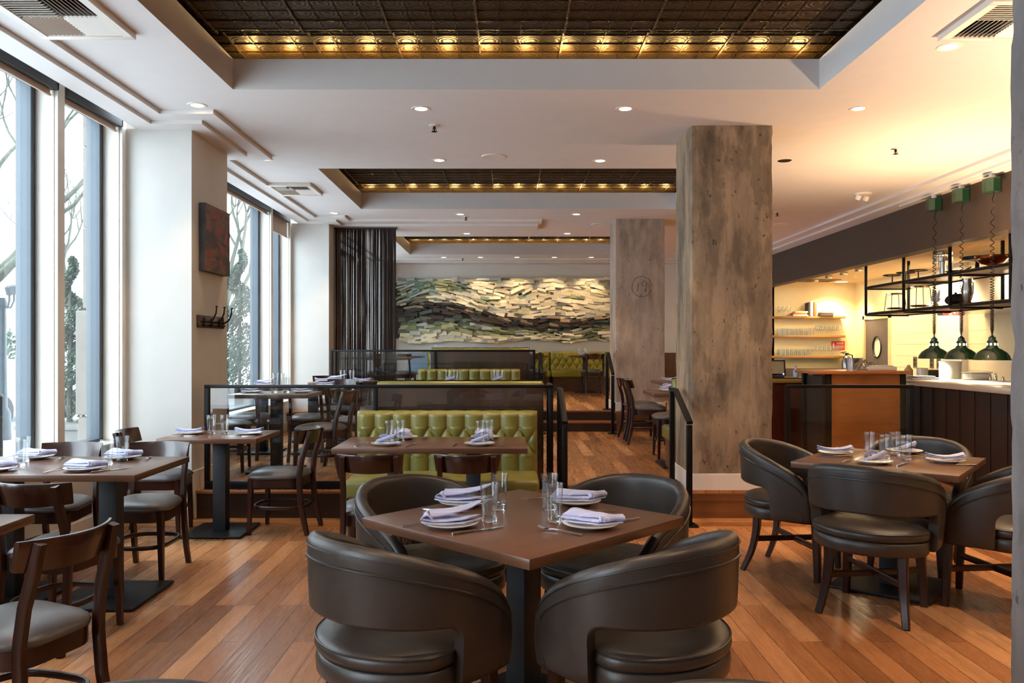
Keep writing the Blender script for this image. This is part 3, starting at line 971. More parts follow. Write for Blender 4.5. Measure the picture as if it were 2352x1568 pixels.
barrel(-0.345, 2.80, 45.7, 'dark leather barrel chair at left front of nearest table, its back to us')
barrel(0.435, 2.80, 135.7, 'dark leather barrel chair at right front of nearest table, its back to us')
barrel(-0.345, 3.64, -44.3, 'dark leather barrel chair behind left side of nearest table, facing us')
barrel(0.46, 3.66, 225.7, 'dark leather barrel chair behind right side of nearest table, facing us')
barrel(2.015, 4.45, 51.5, 'dark leather barrel chair in front of right-hand table, its back to us')
barrel(1.857, 5.23, -38.5, 'dark leather barrel chair left of right-hand table beside the concrete column')
barrel(2.66, 5.32, 231.5, 'dark leather barrel chair behind right-hand table, only its rounded top showing')
barrel(2.72, 4.53, 141.5, 'dark leather barrel chair cut off by the grey column at right edge')
barrel(-0.635, 1.165, -80, 'dark leather barrel chair whose rounded top pokes in at bottom left edge')
barrel(0.375, 1.165, -100, 'dark leather barrel chair whose rounded top pokes in at bottom right edge')

side(-2.235, 4.02, 84, 'wooden side chair on near side of long window table, its back to us')
side(-1.755, 2.87, 163, 'wooden side chair nearest the lower left corner, curved back to us')
side(-2.33, 5.14, 270, 'wooden side chair tucked behind right end of long window table')
side(-2.90, 5.12, 270, 'wooden side chair tucked behind left end of long window table')
side(-2.72, 6.25, 8, 'wooden side chair left of small table, below the coat hooks')
side(-1.80, 6.36, 176, 'wooden side chair right of small table, in front of the glass partition')
side(-0.83, 5.02, 90, 'wooden side chair at left of green booth table, its back to us')
side(-0.255, 5.02, 90, 'wooden side chair at right of green booth table, its back to us')

# ---- tables
def table(name, x, y, rz, w_, d_, z, label, posts, base, group='walnut topped dining tables', th=0.036, H=0.762):
    t = empty(name, (x, y, z), rz, label, 'table', group)
    b = MB(); b.box(-w_ / 2, w_ / 2, -d_ / 2, d_ / 2, H - th, H, b=0.0025); b.build('tabletop', M['tabletop'], t, 30)
    for (px, py) in posts:
        b = MB(); b.box(px - 0.05, px + 0.05, py - 0.05, py + 0.05, 0.02, H - th - 0.012, b=0.004)
        b.build('pedestal', M['pedestal'], t, 30)
        b = MB(); b.box(px - 0.17, px + 0.17, py - 0.2, py + 0.2, H - th - 0.012, H - th - 0.0005); b.build('mounting_plate', M['black'], t, 0)
        b = MB(); bw, bd = base; b.box(px - bw / 2, px + bw / 2, py - bd / 2, py + bd / 2, 0.004, 0.02, b=0.003); 
        for sx in (-1, 1):
            for sy in (-1, 1): b.lathe([(0.014, 0.0), (0.014, 0.005)], 8, TR((px + sx * (bw / 2 - 0.03), py + sy * (bd / 2 - 0.03), 0)))
        b.build('base_plate', M['blackbase'], t, 30)
    return t
table('dining_table', 0.055, 3.22, R(45.7), 0.91, 0.91, 0, 'square walnut table nearest the camera, turned corner first', [(0, 0)], (0.55, 0.55))
table('dining_table', 2.30, 4.875, R(51.5), 0.89, 0.89, 0, 'square walnut table at right with four barrel chairs', [(0, 0)], (0.56, 0.56))
table('dining_table', -2.59, 4.65, 0, 1.19, 0.735, 0, 'long walnut table beside the tall left windows', [(0.29, 0), (-0.29, 0)], (0.50, 0.54))
table('dining_table', -2.53, 2.915, 0, 1.19, 0.735, 0, 'walnut table corner cut off at lower left edge', [(0.29, 0), (-0.29, 0)], (0.42, 0.54))
table('dining_table', -2.257, 6.30, 0, 0.745, 0.635, 0, 'small walnut table for two against the glass partition', [(0, 0)], (0.46, 0.50))
table('dining_table', -0.54, 5.765, 0, 1.32, 0.71, 0, 'walnut table in front of the near green tufted booth', [(-0.28, 0), (0.28, 0)], (0.40, 0.5))
table('dining_table', -2.285, 7.90, 0, 0.745, 0.635, L1, 'raised walnut table for two just behind the glass partition', [(0, 0)], (0.46, 0.50))
table('dining_table', -2.56, 9.30, 0, 1.20, 0.70, L1, 'raised walnut table by the second windows, behind the first raised table', [(0.29, 0), (-0.29, 0)], (0.42, 0.5))
table('dining_table', -2.16, 10.55, 0, 0.80, 0.70, L1, 'raised walnut table in front of the brown string curtain', [(0, 0)], (0.46, 0.5))
table('dining_table', -0.54, 10.35, 0, 1.32, 0.68, L1, 'raised walnut table between the two middle green booths', [(-0.28, 0), (0.28, 0)], (0.40, 0.5))
table('dining_table', 1.76, 8.07, 0, 0.745, 0.66, L1, 'raised walnut table seen past the right stair rail', [(0, 0.17)], (0.46, 0.50))
table('dining_table', 2.24, 10.45, 0, 0.62, 1.20, L1, 'raised walnut table end beside the pink concrete column', [(0, 0.29), (0, -0.29)], (0.46, 0.42))

side(-1.77, 7.62, 168, 'wooden side chair seen through the glass, right of first raised table', L1)
side(-2.80, 7.95, 8, 'wooden side chair seen through the glass, left of first raised table', L1)
side(-2.16, 8.72, 92, 'wooden side chair seen through the glass, before the second window table', L1)
side(-2.86, 8.84, 88, 'wooden side chair seen through the glass, nearest the second windows', L1)
side(-2.12, 9.86, 262, 'wooden side chair beyond the second window table', L1)
side(-1.66, 9.75, 100, 'wooden side chair facing the string curtain table', L1)
side(-1.62, 8.35, 70, 'wooden side chair standing alone in the raised aisle behind glass', L1)
side(-2.55, 11.18, 280, 'wooden side chair with dark crest, left in front of the curtain', L1)
side(1.80, 8.86, 178, 'wooden side chair behind the raised table past the stair rail', L1)
side(1.74, 10.75, 4, 'wooden side chair left of the far column table, the farther one', L1)
side(1.74, 10.15, -4, 'wooden side chair left of the far column table, the nearer one', L1)

# ---- tufted booth, faces -Y; origin on the floor under the front of the back
def booth(x, y, z, w_, label, mat, face=-90, bh=0.916, seat_d=0.55, rows=3, wood_back=False, btn=True):
    t = empty('booth_bench', (x, y, z), R(face + 90), label, 'bench', 'green leather booth benches')
    hw = w_ / 2
    cp = 0.1475; dz = 0.24; zr = 0.787 * bh / 0.916
    def bulge(px, pz):
        xx = px + hw
        ed = min(1, max(0, (hw - abs(px)) / 0.05)); 
        if pz > zr:
            k = min(1, (pz - zr) / 0.02)
            v_ = abs(math.sin(PI * (px + cp * 0.5 * 0) / cp)) ** 0.45
            a = px / cp; b_ = px / cp
            h = 0.040 * v_
        else:
            a = px / cp + (pz - zr) / dz; b_ = px / cp - (pz - zr) / dz
            h = 0.046 * (abs(math.sin(PI * a)) * abs(math.sin(PI * b_))) ** 0.33
            if pz < zr - dz:
                h = 0.040 * abs(math.sin(PI * px / cp)) ** 0.45
        h *= ed ** 0.5
        return h
    nu = int(w_ / 0.0092); nv = 70
    z0 = 0.42
    def fn(u, v):
        px = -hw + u * w_; pz = z0 + (bh - z0) * v
        h = bulge(px, pz)
        r = 0.04
        yb = -h
        zz = pz
        if pz > bh - r:
            k = (pz - (bh - r)) / r
            yb = -h * math.sqrt(max(0, 1 - k * k)) + 0.045 * (1 - math.sqrt(max(0, 1 - k ** 2)))
            zz = pz + 0.006 * h / 0.04 * k
        e_ = (hw - abs(px))
        if e_ < 0.03: yb += 0.03 * (1 - math.sqrt(max(0, 1 - ((0.03 - e_) / 0.03) ** 2)))
        return (px, yb, zz)
    m_ = MB(); m_.grid(fn, nu, nv)
    m_.cbox(-hw, hw, 0.022, 0.145, 0.30, bh - 0.004, 0.02)
    back = m_.build('backrest', mat, t, 80)
    if wood_back:
        m_ = MB(); m_.box(-hw, hw, 0.146, 0.165, 0.0, bh - 0.03); m_.build('rear_panel', M['panelwood'], t, 0)
    if btn:
        for r_ in range(rows):
            zz = zr - 0.12 * r_
            k0 = 0.5 if r_ % 2 else 0.0
            n_ = int(hw / cp) + 1
            for k in range(-n_, n_ + 1):
                px = (k + k0) * cp
                if abs(px) < hw - 0.05:
                    m_ = MB(); m_.ball((px, -0.004, zz), 0.011, 8, (1, 0.6, 1)); m_.build('tuft_button', mat, back)
    m_ = MB(); m_.cbox(-hw, hw, -seat_d, -0.01, 0.295, 0.435, 0.035, seg=4); m_.build('seat', mat, t, 60)
    m_ = MB(); m_.box(-hw + 0.03, hw - 0.03, -seat_d + 0.06, 0.14, 0.0, 0.294); m_.build('base', M['panelwood'], t, 0)
    return t
booth(-0.517, 6.62, 0, 1.487, 'green tufted booth bench facing us in front of the glass partition', M['green'])
booth(-0.43, 7.10, L1, 1.44, 'green booth bench turned away, its walnut rear panel behind the glass', M['green'], face=90, wood_back=True, rows=0, btn=False)
booth(-0.575, 11.30, L1, 1.44, 'green tufted booth bench facing us below the second partition', M['green'], bh=0.90)
booth(-0.43, 11.88, L2, 1.44, 'topmost raised booth bench turned away, brown rear panel behind far glass', M['green'], face=90, wood_back=True, rows=0, btn=False)
booth(1.94, 7.66, L1, 0.82, 'green booth bench whose end shows behind the big concrete column', M['green'], face=90, rows=0, btn=False, seat_d=0.48)
for (x0, x1, lab) in ((-0.45, 0.86, 'yellow green tufted bench section left of the seam on back wall'), (0.87, 2.6, 'yellow green tufted bench section right of the seam on back wall'), (-1.9, -0.46, 'yellow green tufted bench section at left behind the far partition')):
    booth((x0 + x1) / 2, 17.42, L2, x1 - x0 - 0.006, lab, M['greenback'], bh=0.83)
b = MB(); b.box(2.7, 4.4, 16.9, 17.5, L2, 1.33)
tag(b.build('low_wall', M['panelwood'], None, 0), 'dark wood low wall with pale top glimpsed between the two columns', 'partition')
# far tables on the top level
table('dining_table', 1.55, 16.55, 0, 0.66, 0.66, L2, 'far walnut table before the yellow green bench, right end', [(0, 0)], (0.46, 0.46))
table('dining_table', 0.45, 16.55, 0, 0.66, 0.66, L2, 'far walnut table before the yellow green bench, left one', [(0, 0)], (0.46, 0.46))
table('dining_table', -2.2, 15.3, 0, 1.1, 0.7, L2, 'far walnut table on the top level behind the string curtain', [(0, 0)], (0.46, 0.46))
table('dining_table', -2.2, 13.4, 0, 1.1, 0.7, L2, 'upper table close behind the string curtain', [(0, 0)], (0.46, 0.46))
side(1.62, 15.75, 95, 'wooden side chair at the far table by the right upper rail', L2)
side(0.50, 15.8, 80, 'wooden side chair at the far left bench table', L2)
side(-2.45, 14.8, 95, 'wooden side chair behind the curtain, left', L2)
side(-1.95, 14.75, 85, 'wooden side chair behind the curtain, right', L2)
# blue-grey chair covers and cloth-covered side table by the back wall
def covered(x, y, label):
    t = empty('covered_chair', (x, y, L2), R(180), label, 'chair', 'blue grey covered chairs')
    m_ = MB(); m_.rings([[(sx * (0.19 + 0.03 * k), -0.20 - 0.05 * (1 - k) + dy, 0.82 - 0.40 * k) for sx, dy in ((-1, -0.02), (1, -0.02), (1, 0.03), (-1, 0.03))] for k in (0, .25, .5, .75, 1)]); m_.build('backrest', M['bluecloth'], t, 30)
    m_ = MB(); m_.cbox(-0.22, 0.22, -0.21, 0.21, 0.38, 0.47, 0.02); m_.build('seat', M['bluecloth'], t)
    for sx in (-1, 1):
        for sy in (-1, 1):
            m_ = MB(); m_.box(sx * 0.19 - 0.018, sx * 0.19 + 0.018, sy * 0.18 - 0.018, sy * 0.18 + 0.018, 0, 0.38); m_.build('leg', M['chairwood'], t, 0)
covered(-1.88, 16.2, 'pale blue-grey covered chair beside the curtain, near the back wall')
b = empty('service_stand', (-1.28, 16.4, L2), 0, 'blue-grey service stand with white cloths near the back wall', 'stand')
m_ = MB(); m_.cbox(-0.32, 0.32, -0.25, 0.25, 0.0, 0.80, 0.01); m_.build('cabinet', M['bluecloth'], b, 30)
m_ = MB(); m_.cbox(-0.34, 0.34, -0.27, 0.27, 0.80, 0.83, 0.008); m_.build('top', M['tabletop'], b, 30)

# ================================================================== partitions and rails
def bar(b, x0, y0, z0, x1, y1, z1): b.box(min(x0, x1), max(x0, x1), min(y0, y1), max(y0, y1), min(z0, z1), max(z0, z1), b=0.003)
def partition(x, y, z, segs, label, top=0.888, ret=None, low=0.068):
    """segs = post x positions relative to x"""
    t = empty('glass_partition', (x, y, z), 0, label, 'partition')
    b = MB(); b.box(segs[0] - 0.02, segs[-1] + 0.02, -0.02, 0.02, top - 0.028, top, b=0.003); b.build('top_rail', M['black'], t, 30)
    b = MB(); b.box(segs[0] - 0.02, segs[-1] + 0.02, -0.02, 0.02, 0, low, b=0.003); b.build('bottom_rail', M['black'], t, 30)
    for s in segs:
        b = MB(); b.box(s - 0.02, s + 0.02, -0.02, 0.02, low, top - 0.028, b=0.002); b.build('post', M['black'], t, 30)
    for s0, s1 in zip(segs, segs[1:]):
        b = MB(); b.grid(lambda u, v: (s0 + 0.02 + u * (s1 - s0 - 0.04), 0, low + v * (top - 0.028 - low)), 1, 1); b.build('glass_pane', M['railglass'], t, 0)
    if ret:
        xs = segs[-1]
        b = MB(); b.box(xs - 0.02, xs + 0.02, 0.02, ret, top - 0.028, top, b=0.003); b.build('return_rail', M['black'], t, 30)
        b = MB(); b.box(xs - 0.02, xs + 0.02, ret - 0.04, ret, 0.0, top - 0.028, b=0.002); b.build('post', M['black'], t, 30)
        b = MB(); b.box(xs - 0.02, xs + 0.02, 0.02, ret - 0.04, 0, low, b=0.003); b.build('return_rail', M['black'], t, 30)
        b = MB(); b.grid(lambda u, v: (xs, 0.02 + u * (ret - 0.06), low + v * (top - 0.028 - low)), 1, 1); b.build('glass_pane', M['railglass'], t, 0)
    return t
partition(-2.58, 6.87, L1, [0, 1.433, 2.93], 'long black framed glass partition on the first raised edge', ret=0.38)
partition(2.37, 6.87, L1, [0, 1.05], 'black framed glass partition right of the big column before the host stand')
partition(-2.58, 11.68, L2, [0, 1.50, 2.93], 'black framed glass partition on the second raised edge, behind curtain end')
def handrail(x, y0, y1, zl, zu, label):
    t = empty('stair_handrail', (x, y0, 0), 0, label, 'handrail')
    h = 0.835
    dy = y1 - y0
    for yy, z in ((0, zl), (dy, zu)):
        b = MB(); b.box(-0.022, 0.022, yy - 0.022, yy + 0.022, z + 0.008, z + h - 0.02, b=0.003); p = b.build('post', M['black'], t, 30)
        b = MB(); b.box(-0.065, 0.065, yy - 0.065, yy + 0.065, z, z + 0.01, b=0.003)
        for sx in (-1, 1):
            for sy in (-1, 1): b.lathe([(0.009, 0.01), (0.009, 0.018), (0.004, 0.02)], 8, TR((sx * 0.045, yy + sy * 0.045, z)))
        b.build('foot_plate', M['black'], p, 30)
    b = MB()
    b.tube([(0, -0.022, zl + h), (0, dy - 0.16, zu + h), (0, dy + 0.03, zu + h)], 0.02, flat=(0.024, 0.014), up=(0, 0, 1)); b.build('rail', M['black'], t, 30)
handrail(1.448, 6.50, 7.19, 0, L1, 'black steel handrail on right of the near steps, by the column')
handrail(0.443, 6.50, 7.19, 0, L1, 'black steel handrail on left of the near steps')
handrail(1.438, 11.26, 11.92, L1, L2, 'black steel handrail on right of the far steps')
handrail(0.443, 11.26, 11.92, L1, L2, 'black steel handrail on left of the far steps')

# string curtain
rnd = random.Random(3)
b = MB()
for k in range(2):
    x = -2.70
    while x < -1.725:
        y = 12.20 + k * 0.04 + rnd.uniform(-0.012, 0.012)
        ww = rnd.uniform(0.0022, 0.0048)
        ph = rnd.uniform(-0.006, 0.006)
        b.tube([(x, y, 3.245), (x + ph, y, 2.0), (x - ph * 0.5, y, L2 + 0.02)], ww, 4)
        x += rnd.uniform(0.0062, 0.0125)
b.box(-2.72, -1.71, 12.19, 12.25, 3.236, 3.256)
tag(b.build('string_curtain', M['curtain'], None, 0), 'dark brown string curtain hanging from ceiling to floor at mid left', 'curtain', kind='stuff')

# ================================================================== table settings
def proto(mb, name, mat, smooth=50):
    o = mb.build(name, mat, None, smooth)
    return o
b = MB(); b.lathe([(0.055, 0.0), (0.06, 0.002), (0.062, 0.005), (0.085, 0.009), (0.104, 0.016), (0.1065, 0.0185), (0.104, 0.0195), (0.084, 0.0135), (0.062, 0.0095), (0.03, 0.008)], 40)
PLATE = proto(b, 'plate', M['china'])
b = MB()
b.lathe([(0.0, 0.0), (0.024, 0.0), (0.0285, 0.001), (0.030, 0.006), (0.0295, 0.014), (0.0272, 0.0205), (0.020, 0.0208), (0.0, 0.0195)], 32, cap0=False, cap1=False)
b.cur = 1
b.lathe([(0.0272, 0.0205), (0.0285, 0.040), (0.032, 0.09), (0.0365, 0.148), (0.0362, 0.1495), (0.0350, 0.1495), (0.0347, 0.148), (0.0303, 0.09), (0.0268, 0.044), (0.0258, 0.0215)], 32, cap0=False, cap1=False)
GLASS = proto(b, 'water_glass', [M['tumbler'], M['tumbler_wall']])
b = MB()
b.tube([(0, -0.095, 0.004), (0, -0.05, 0.006), (0, 0.0, 0.009), (0, 0.03, 0.010), (0, 0.05, 0.007)], 0.003, flat=lambda i: ([.009, .006, .0035, .004, .010][i], .0014), up=(0, 0, 1))
for k in range(4):
    x = -0.0085 + k * 0.0057
    b.tube([(x, 0.047, 0.007), (x, 0.065, 0.006), (x, 0.085, 0.008), (x, 0.098, 0.013)], 0.0012, 4)
FORK = proto(b, 'fork', M['cutlery'])
b = MB()
b.tube([(0, -0.11, 0.005), (0, -0.09, 0.006), (0, -0.03, 0.0055), (0, -0.005, 0.005)], 0.004, flat=lambda i: ([.004, .0075, .0055, .005][i], .0038), up=(0, 0, 1))
b.tube([(0, -0.006, 0.005), (0.001, 0.02, 0.005), (0.001, 0.08, 0.005), (-0.004, 0.11, 0.005)], 0.003, flat=lambda i: ([.005, .0085, .009, .002][i], .0009), up=(0, 0, 1))
KNIFE = proto(b, 'knife', M['cutlery'])

def sheet(b, c, h, th=0.0032, n=14, wob=0.002, seed=0):
    """c: four corners (x,y) counter-clockwise, h(u,v) height"""
    def fn(u, v, dz=0):
        x = (c[0][0] * (1 - u) + c[1][0] * u) * (1 - v) + (c[3][0] * (1 - u) + c[2][0] * u) * v
        y = (c[0][1] * (1 - u) + c[1][1] * u) * (1 - v) + (c[3][1] * (1 - u) + c[2][1] * u) * v
        e_ = 0.006 * noise.noise(Vector((u * 3 + seed, v * 3, 0)))
        z = h(u, v) + wob * noise.noise(Vector((x * 28 + seed, y * 28, seed)))
        return (x + e_, y + e_ * 0.6, z + dz)
    N = n
    vs = [fn(i / N, j / N) for j in range(N + 1) for i in range(N + 1)] + [fn(i / N, j / N, th) for j in range(N + 1) for i in range(N + 1)]
    K = (N + 1) ** 2
    fs = []
    for j in range(N):
        for i in range(N):
            a = j * (N + 1) + i
            fs.append((a, a + N + 1, a + N + 2, a + 1)); fs.append((K + a, K + a + 1, K + a + N + 2, K + a + N + 1))
    for i in range(N):
        for a, a2 in ((i, i + 1), (N * (N + 1) + i + 1, N * (N + 1) + i), ((i + 1) * (N + 1), i * (N + 1)), (i * (N + 1) + N, (i + 1) * (N + 1) + N)):
            fs.append((a, a2, K + a2, K + a))
    b.add(vs, fs)
NAPS = []
# lifted wing: flat folded base with the upper fold rising to the right
b = MB()
sheet(b, [(-.105, -.045), (.04, -.062), (.115, .0), (-.06, .055)], lambda u, v: .021 + .004 * (u - .5) ** 2 * 4 - 0.003 * u, seed=1)
sheet(b, [(-.100, -.042), (.045, -.055), (.105, .005), (-.055, .052)], lambda u, v: .026 + .005 * (u - .5) ** 2 * 4, seed=2)
sheet(b, [(-.07, -.035), (.10, .0), (.118, .03), (-.075, .045)], lambda u, v: .031 + .030 * (u ** 1.8) + .012 * math.sin(PI * v) * (1 - 0.5 * u) + 0.006 * (1 - u), seed=3)
sheet(b, [(-.105, -.035), (-.065, -.045), (-.06, .04), (-.085, .045)], lambda u, v: .029 + .012 * math.sin(PI * u), seed=4)
NAPS.append(proto(b, 'napkin', M['napkin'], 50))
# laid flat with a rolled fold at one end
b = MB()
sheet(b, [(-.10, .0), (.03, -.062), (.115, -.02), (-.02, .065)], lambda u, v: .021 - .004 * (1 - u) + .002 * v, seed=5)
sheet(b, [(-.105, .005), (.035, -.058), (.11, -.01), (-.02, .070)], lambda u, v: .026 + .010 * math.sin(PI * min(1, v)) * (1 - u * .4), seed=6)
sheet(b, [(-.10, .01), (.05, -.05), (.09, -.005), (-.03, .068)], lambda u, v: .031 + .014 * math.sin(PI * v) * (1 - u * .6) + .006 * u, seed=7)
b.tube([(.04, -.052, .036), (.075, -.03, .037), (.112, -.006, .036)], 0.009, 8)
b.tube([(.052, -.052, .034), (.083, -.03, .036), (.118, -.012, .034)], 0.007, 8)
NAPS.append(proto(b, 'napkin', M['napkin'], 50))
# crumpled bishop fold
b = MB()
sheet(b, [(-.06, -.045), (.06, -.045), (.055, .03), (-.055, .03)], lambda u, v: .020 + .002 * u, seed=8)
sheet(b, [(-.06, -.04), (.05, -.03), (.065, .03), (-.045, .02)], lambda u, v: .026 + .040 * (u ** 1.2) * (1 - abs(v - .4)) , seed=9)
sheet(b, [(-.045, .0), (.055, -.015), (.06, .04), (-.03, .035)], lambda u, v: .030 + .036 * math.sin(PI * min(1, .25 + u * .7)) * (1 - .5 * v), seed=10)
b.tube([(-.05, -.035, .03), (.0, -.03, .045), (.05, -.02, .062)], 0.010, 8)
NAPS.append(proto(b, 'napkin', M['napkin'], 50))
# narrow folded bundle
b = MB()
sheet(b, [(-.10, -.035), (.10, -.035), (.10, .035), (-.10, .035)], lambda u, v: .020 + .010 * (2 * u - 1) ** 2, seed=11)
sheet(b, [(-.10, -.033), (.10, -.033), (.098, .033), (-.098, .033)], lambda u, v: .026 + .014 * (2 * u - 1) ** 2, seed=12)
sheet(b, [(-.105, -.03), (.095, -.03), (.098, .033), (-.10, .033)], lambda u, v: .032 + .016 * (2 * u - 1) ** 2 + .004 * math.sin(PI * v), seed=13)
NAPS.append(proto(b, 'napkin', M['napkin'], 50))
for o_, k_, kz in ((NAPS[0], 1.12, 1.45), (NAPS[1], 1.10, 1.45), (NAPS[2], 1.15, 1.15), (NAPS[3], 1.05, 1.1)):
    for v_ in o_.data.vertices:
        v_.co.x *= k_; v_.co.y *= k_; v_.co.z = 0.018 + (v_.co.z - 0.018) * kz
used = {}
def put(src, x, y, z, rz, label, cat, group, parent=None):
    key = src.name
    if key not in used:
        used[key] = 1
        o = src
    else:
        o = src.copy(); COL.objects.link(o)
    o.location = (x, y, z); o.rotation_euler = (0, 0, R(rz))
    tag(o, label, cat, group)
    return o
def plate(x, y, z, rz, nap, where):
    put(PLATE, x, y, z, rz, 'round white plate ' + where, 'plate', 'white plates under napkins')
    put(NAPS[nap], x, y, z, rz, 'pale lavender folded napkin ' + where, 'napkin', 'folded napkins on plates')
def fork(x, y, z, rz, where): put(FORK, x, y, z, rz, 'silver fork ' + where, 'fork', 'forks on the tables')
def knife(x, y, z, rz, where): put(KNIFE, x, y, z, rz, 'silver knife ' + where, 'knife', 'knives on the tables')
def glass(x, y, z, where): put(GLASS, x, y, z, 0, 'empty water glass ' + where, 'glass', 'empty water glasses')
T = 0.7622
W = 'on nearest table, '
plate(-.225, 3.055, T, 12, 0, W + 'front left')
plate(-.20, 3.475, T, -6, 0, W + 'back left')
plate(.305, 3.045, T, -14, 1, W + 'front right')
plate(.29, 3.50, T, 10, 1, W + 'back right')
glass(-.08, 3.14, T, W + 'left pair, nearer'); glass(-.044, 3.37, T, W + 'left pair, farther')
glass(.173, 3.14, T, W + 'right pair, nearer'); glass(.166, 3.37, T, W + 'right pair, farther')
knife(-.115, 2.975, T, -58, W + 'in front of front left plate'); fork(-.33, 3.10, T, -55, W + 'left of front left plate')
knife(-.27, 3.33, T, 252, W + 'between the two left plates'); fork(-.075, 3.56, T, -155, W + 'behind the left glasses')
fork(.185, 2.955, T, 53, W + 'in front of front right plate'); knife(.42, 3.12, T, 125, W + 'right of front right plate')
fork(.345, 3.315, T, 100, W + 'between the two right plates'); knife(.16, 3.61, T, 100, W + 'behind the right glasses')
W = 'on right-hand table, '
plate(2.07, 5.12, T, 0, 3, W + 'left'); plate(2.13, 4.72, T, 10, 2, W + 'front'); plate(2.58, 4.77, T, -5, 3, W + 'right'); plate(2.55, 5.20, T, 0, 2, W + 'back')
for (x, y, q) in ((2.25, 5.04, 'leftmost'), (2.28, 4.90, 'second from left'), (2.41, 5.04, 'third from left'), (2.40, 4.88, 'rightmost')): glass(x, y, T, W + q)
knife(2.00, 4.99, T, 95, W + 'before left plate'); fork(1.98, 4.76, T, 140, W + 'left of front plate'); knife(2.27, 4.66, T, -40, W + 'right of front plate')
knife(2.56, 4.63, T, 80, W + 'before right plate'); fork(2.52, 4.98, T, 60, W + 'behind rightmost glass')
W = 'on long window table, '
plate(-2.90, 4.92, T, 8, 1, W + 'back left'); plate(-2.35, 4.45, T, 5, 1, W + 'front right'); plate(-2.36, 4.91, T, 0, 1, W + 'back right'); plate(-2.83, 4.43, T, 0, 1, W + 'front left')
glass(-2.80, 4.60, T, W + 'front left'); glass(-2.88, 4.77, T, W + 'back left'); glass(-2.33, 4.66, T, W + 'front right'); glass(-2.31, 4.80, T, W + 'back right')
fork(-2.50, 4.44, T, -10, W + 'left of front right plate'); knife(-2.20, 4.44, T, -35, W + 'right of front right plate')
fork(-2.73, 4.90, T, 200, W + 'between the back plates'); fork(-2.20, 4.90, T, 195, W + 'right of back right plate')
W = 'on lower left corner table, '
fork(-2.05, 3.08, T, 60, W + 'at its corner')
W = 'on small two-seat table, '
plate(-2.50, 6.30, T, 0, 3, W + 'left'); plate(-2.03, 6.28, T, 0, 3, W + 'right'); glass(-2.345, 6.33, T, W + 'left'); glass(-2.24, 6.33, T, W + 'right')
knife(-2.49, 6.14, T, 88, W + 'before left plate'); knife(-2.04, 6.12, T, 82, W + 'before right plate'); fork(-1.97, 6.46, T, 90, W + 'behind right plate')
W = 'on near green booth table, '
plate(-.86, 5.60, T, 0, 2, W + 'front left'); plate(-.79, 5.99, T, 190, 2, W + 'back left'); plate(-.21, 5.60, T, 5, 2, W + 'front right'); plate(-.185, 6.0, T, 180, 2, W + 'back right')
glass(-.875, 5.84, T, W + 'left, nearer'); glass(-.795, 5.84, T, W + 'left, farther'); glass(-.215, 5.84, T, W + 'right, nearer'); glass(-.15, 5.86, T, W + 'right, farther')
fork(-1.03, 5.58, T, -15, W + 'left of front left plate'); knife(-.69, 5.58, T, -12, W + 'right of front left plate'); fork(-.38, 5.58, T, -5, W + 'left of front right plate'); knife(-.06, 5.58, T, 0, W + 'right of front right plate')
fork(-.63, 6.0, T, 175, W + 'right of back left plate'); fork(-.03, 5.98, T, 182, W + 'right of back right plate')
T1 = T + L1
W = 'on first raised window table, '
plate(-2.53, 7.90, T1, 0, 3, W + 'left'); plate(-2.04, 7.90, T1, 0, 3, W + 'right'); glass(-2.32, 7.93, T1, W + 'left'); glass(-2.20, 7.93, T1, W + 'right')
W = 'on second raised window table, '
plate(-2.85, 9.38, T1, 0, 0, W + 'left'); plate(-2.13, 9.30, T1, 10, 3, W + 'right'); glass(-2.72, 9.35, T1, W + 'left'); glass(-2.58, 9.2, T1, W + 'right')
W = 'on table before the curtain, '
plate(-2.42, 10.45, T1, 10, 3, W + 'left'); plate(-1.90, 10.40, T1, 0, 3, W + 'right'); glass(-2.17, 10.45, T1, W + 'left'); glass(-2.05, 10.45, T1, W + 'right'); plate(-2.30, 10.72, T1, 0, 0, W + 'back')
W = 'on middle booth table, '
plate(-.76, 10.25, T1, 0, 2, W + 'left'); plate(-.16, 10.25, T1, 0, 2, W + 'right')
for (x, y, q) in ((-.80, 10.4, 'leftmost'), (-.70, 10.42, 'second'), (-.18, 10.4, 'third'), (-.12, 10.46, 'rightmost')): glass(x, y, T1, W + q)
W = 'on table past the stair rail, '
plate(1.62, 8.1, T1, 0, 3, W + 'left'); plate(1.62, 8.3, T1, 0, 2, W + 'back')
W = 'on table by the far column, '
plate(2.12, 10.2, T1, 0, 3, W + 'near end'); plate(2.12, 10.7, T1, 0, 3, W + 'far end')
T2 = T + L2
W = 'on far right bench table, '
plate(1.50, 16.45, T2, 0, 2, W + 'centre'); glass(1.42, 16.6, T2, W + 'left'); glass(1.56, 16.65, T2, W + 'right')
W = 'on far left bench table, '
plate(.42, 16.45, T2, 0, 2, W + 'centre')
W = 'on service stand by back wall, '
put(NAPS[3], -1.28, 16.35, L2 + .815, 0, 'white cloth bundle on the blue-grey service stand', 'napkin', 'folded napkins on plates')
glass(-1.50, 16.4, L2 + .83, 'on service stand by back wall')
W = 'on table behind the curtain, '
plate(-2.3, 13.35, T2, 0, 2, W + 'left'); glass(-2.05, 13.4, T2, W + 'right')

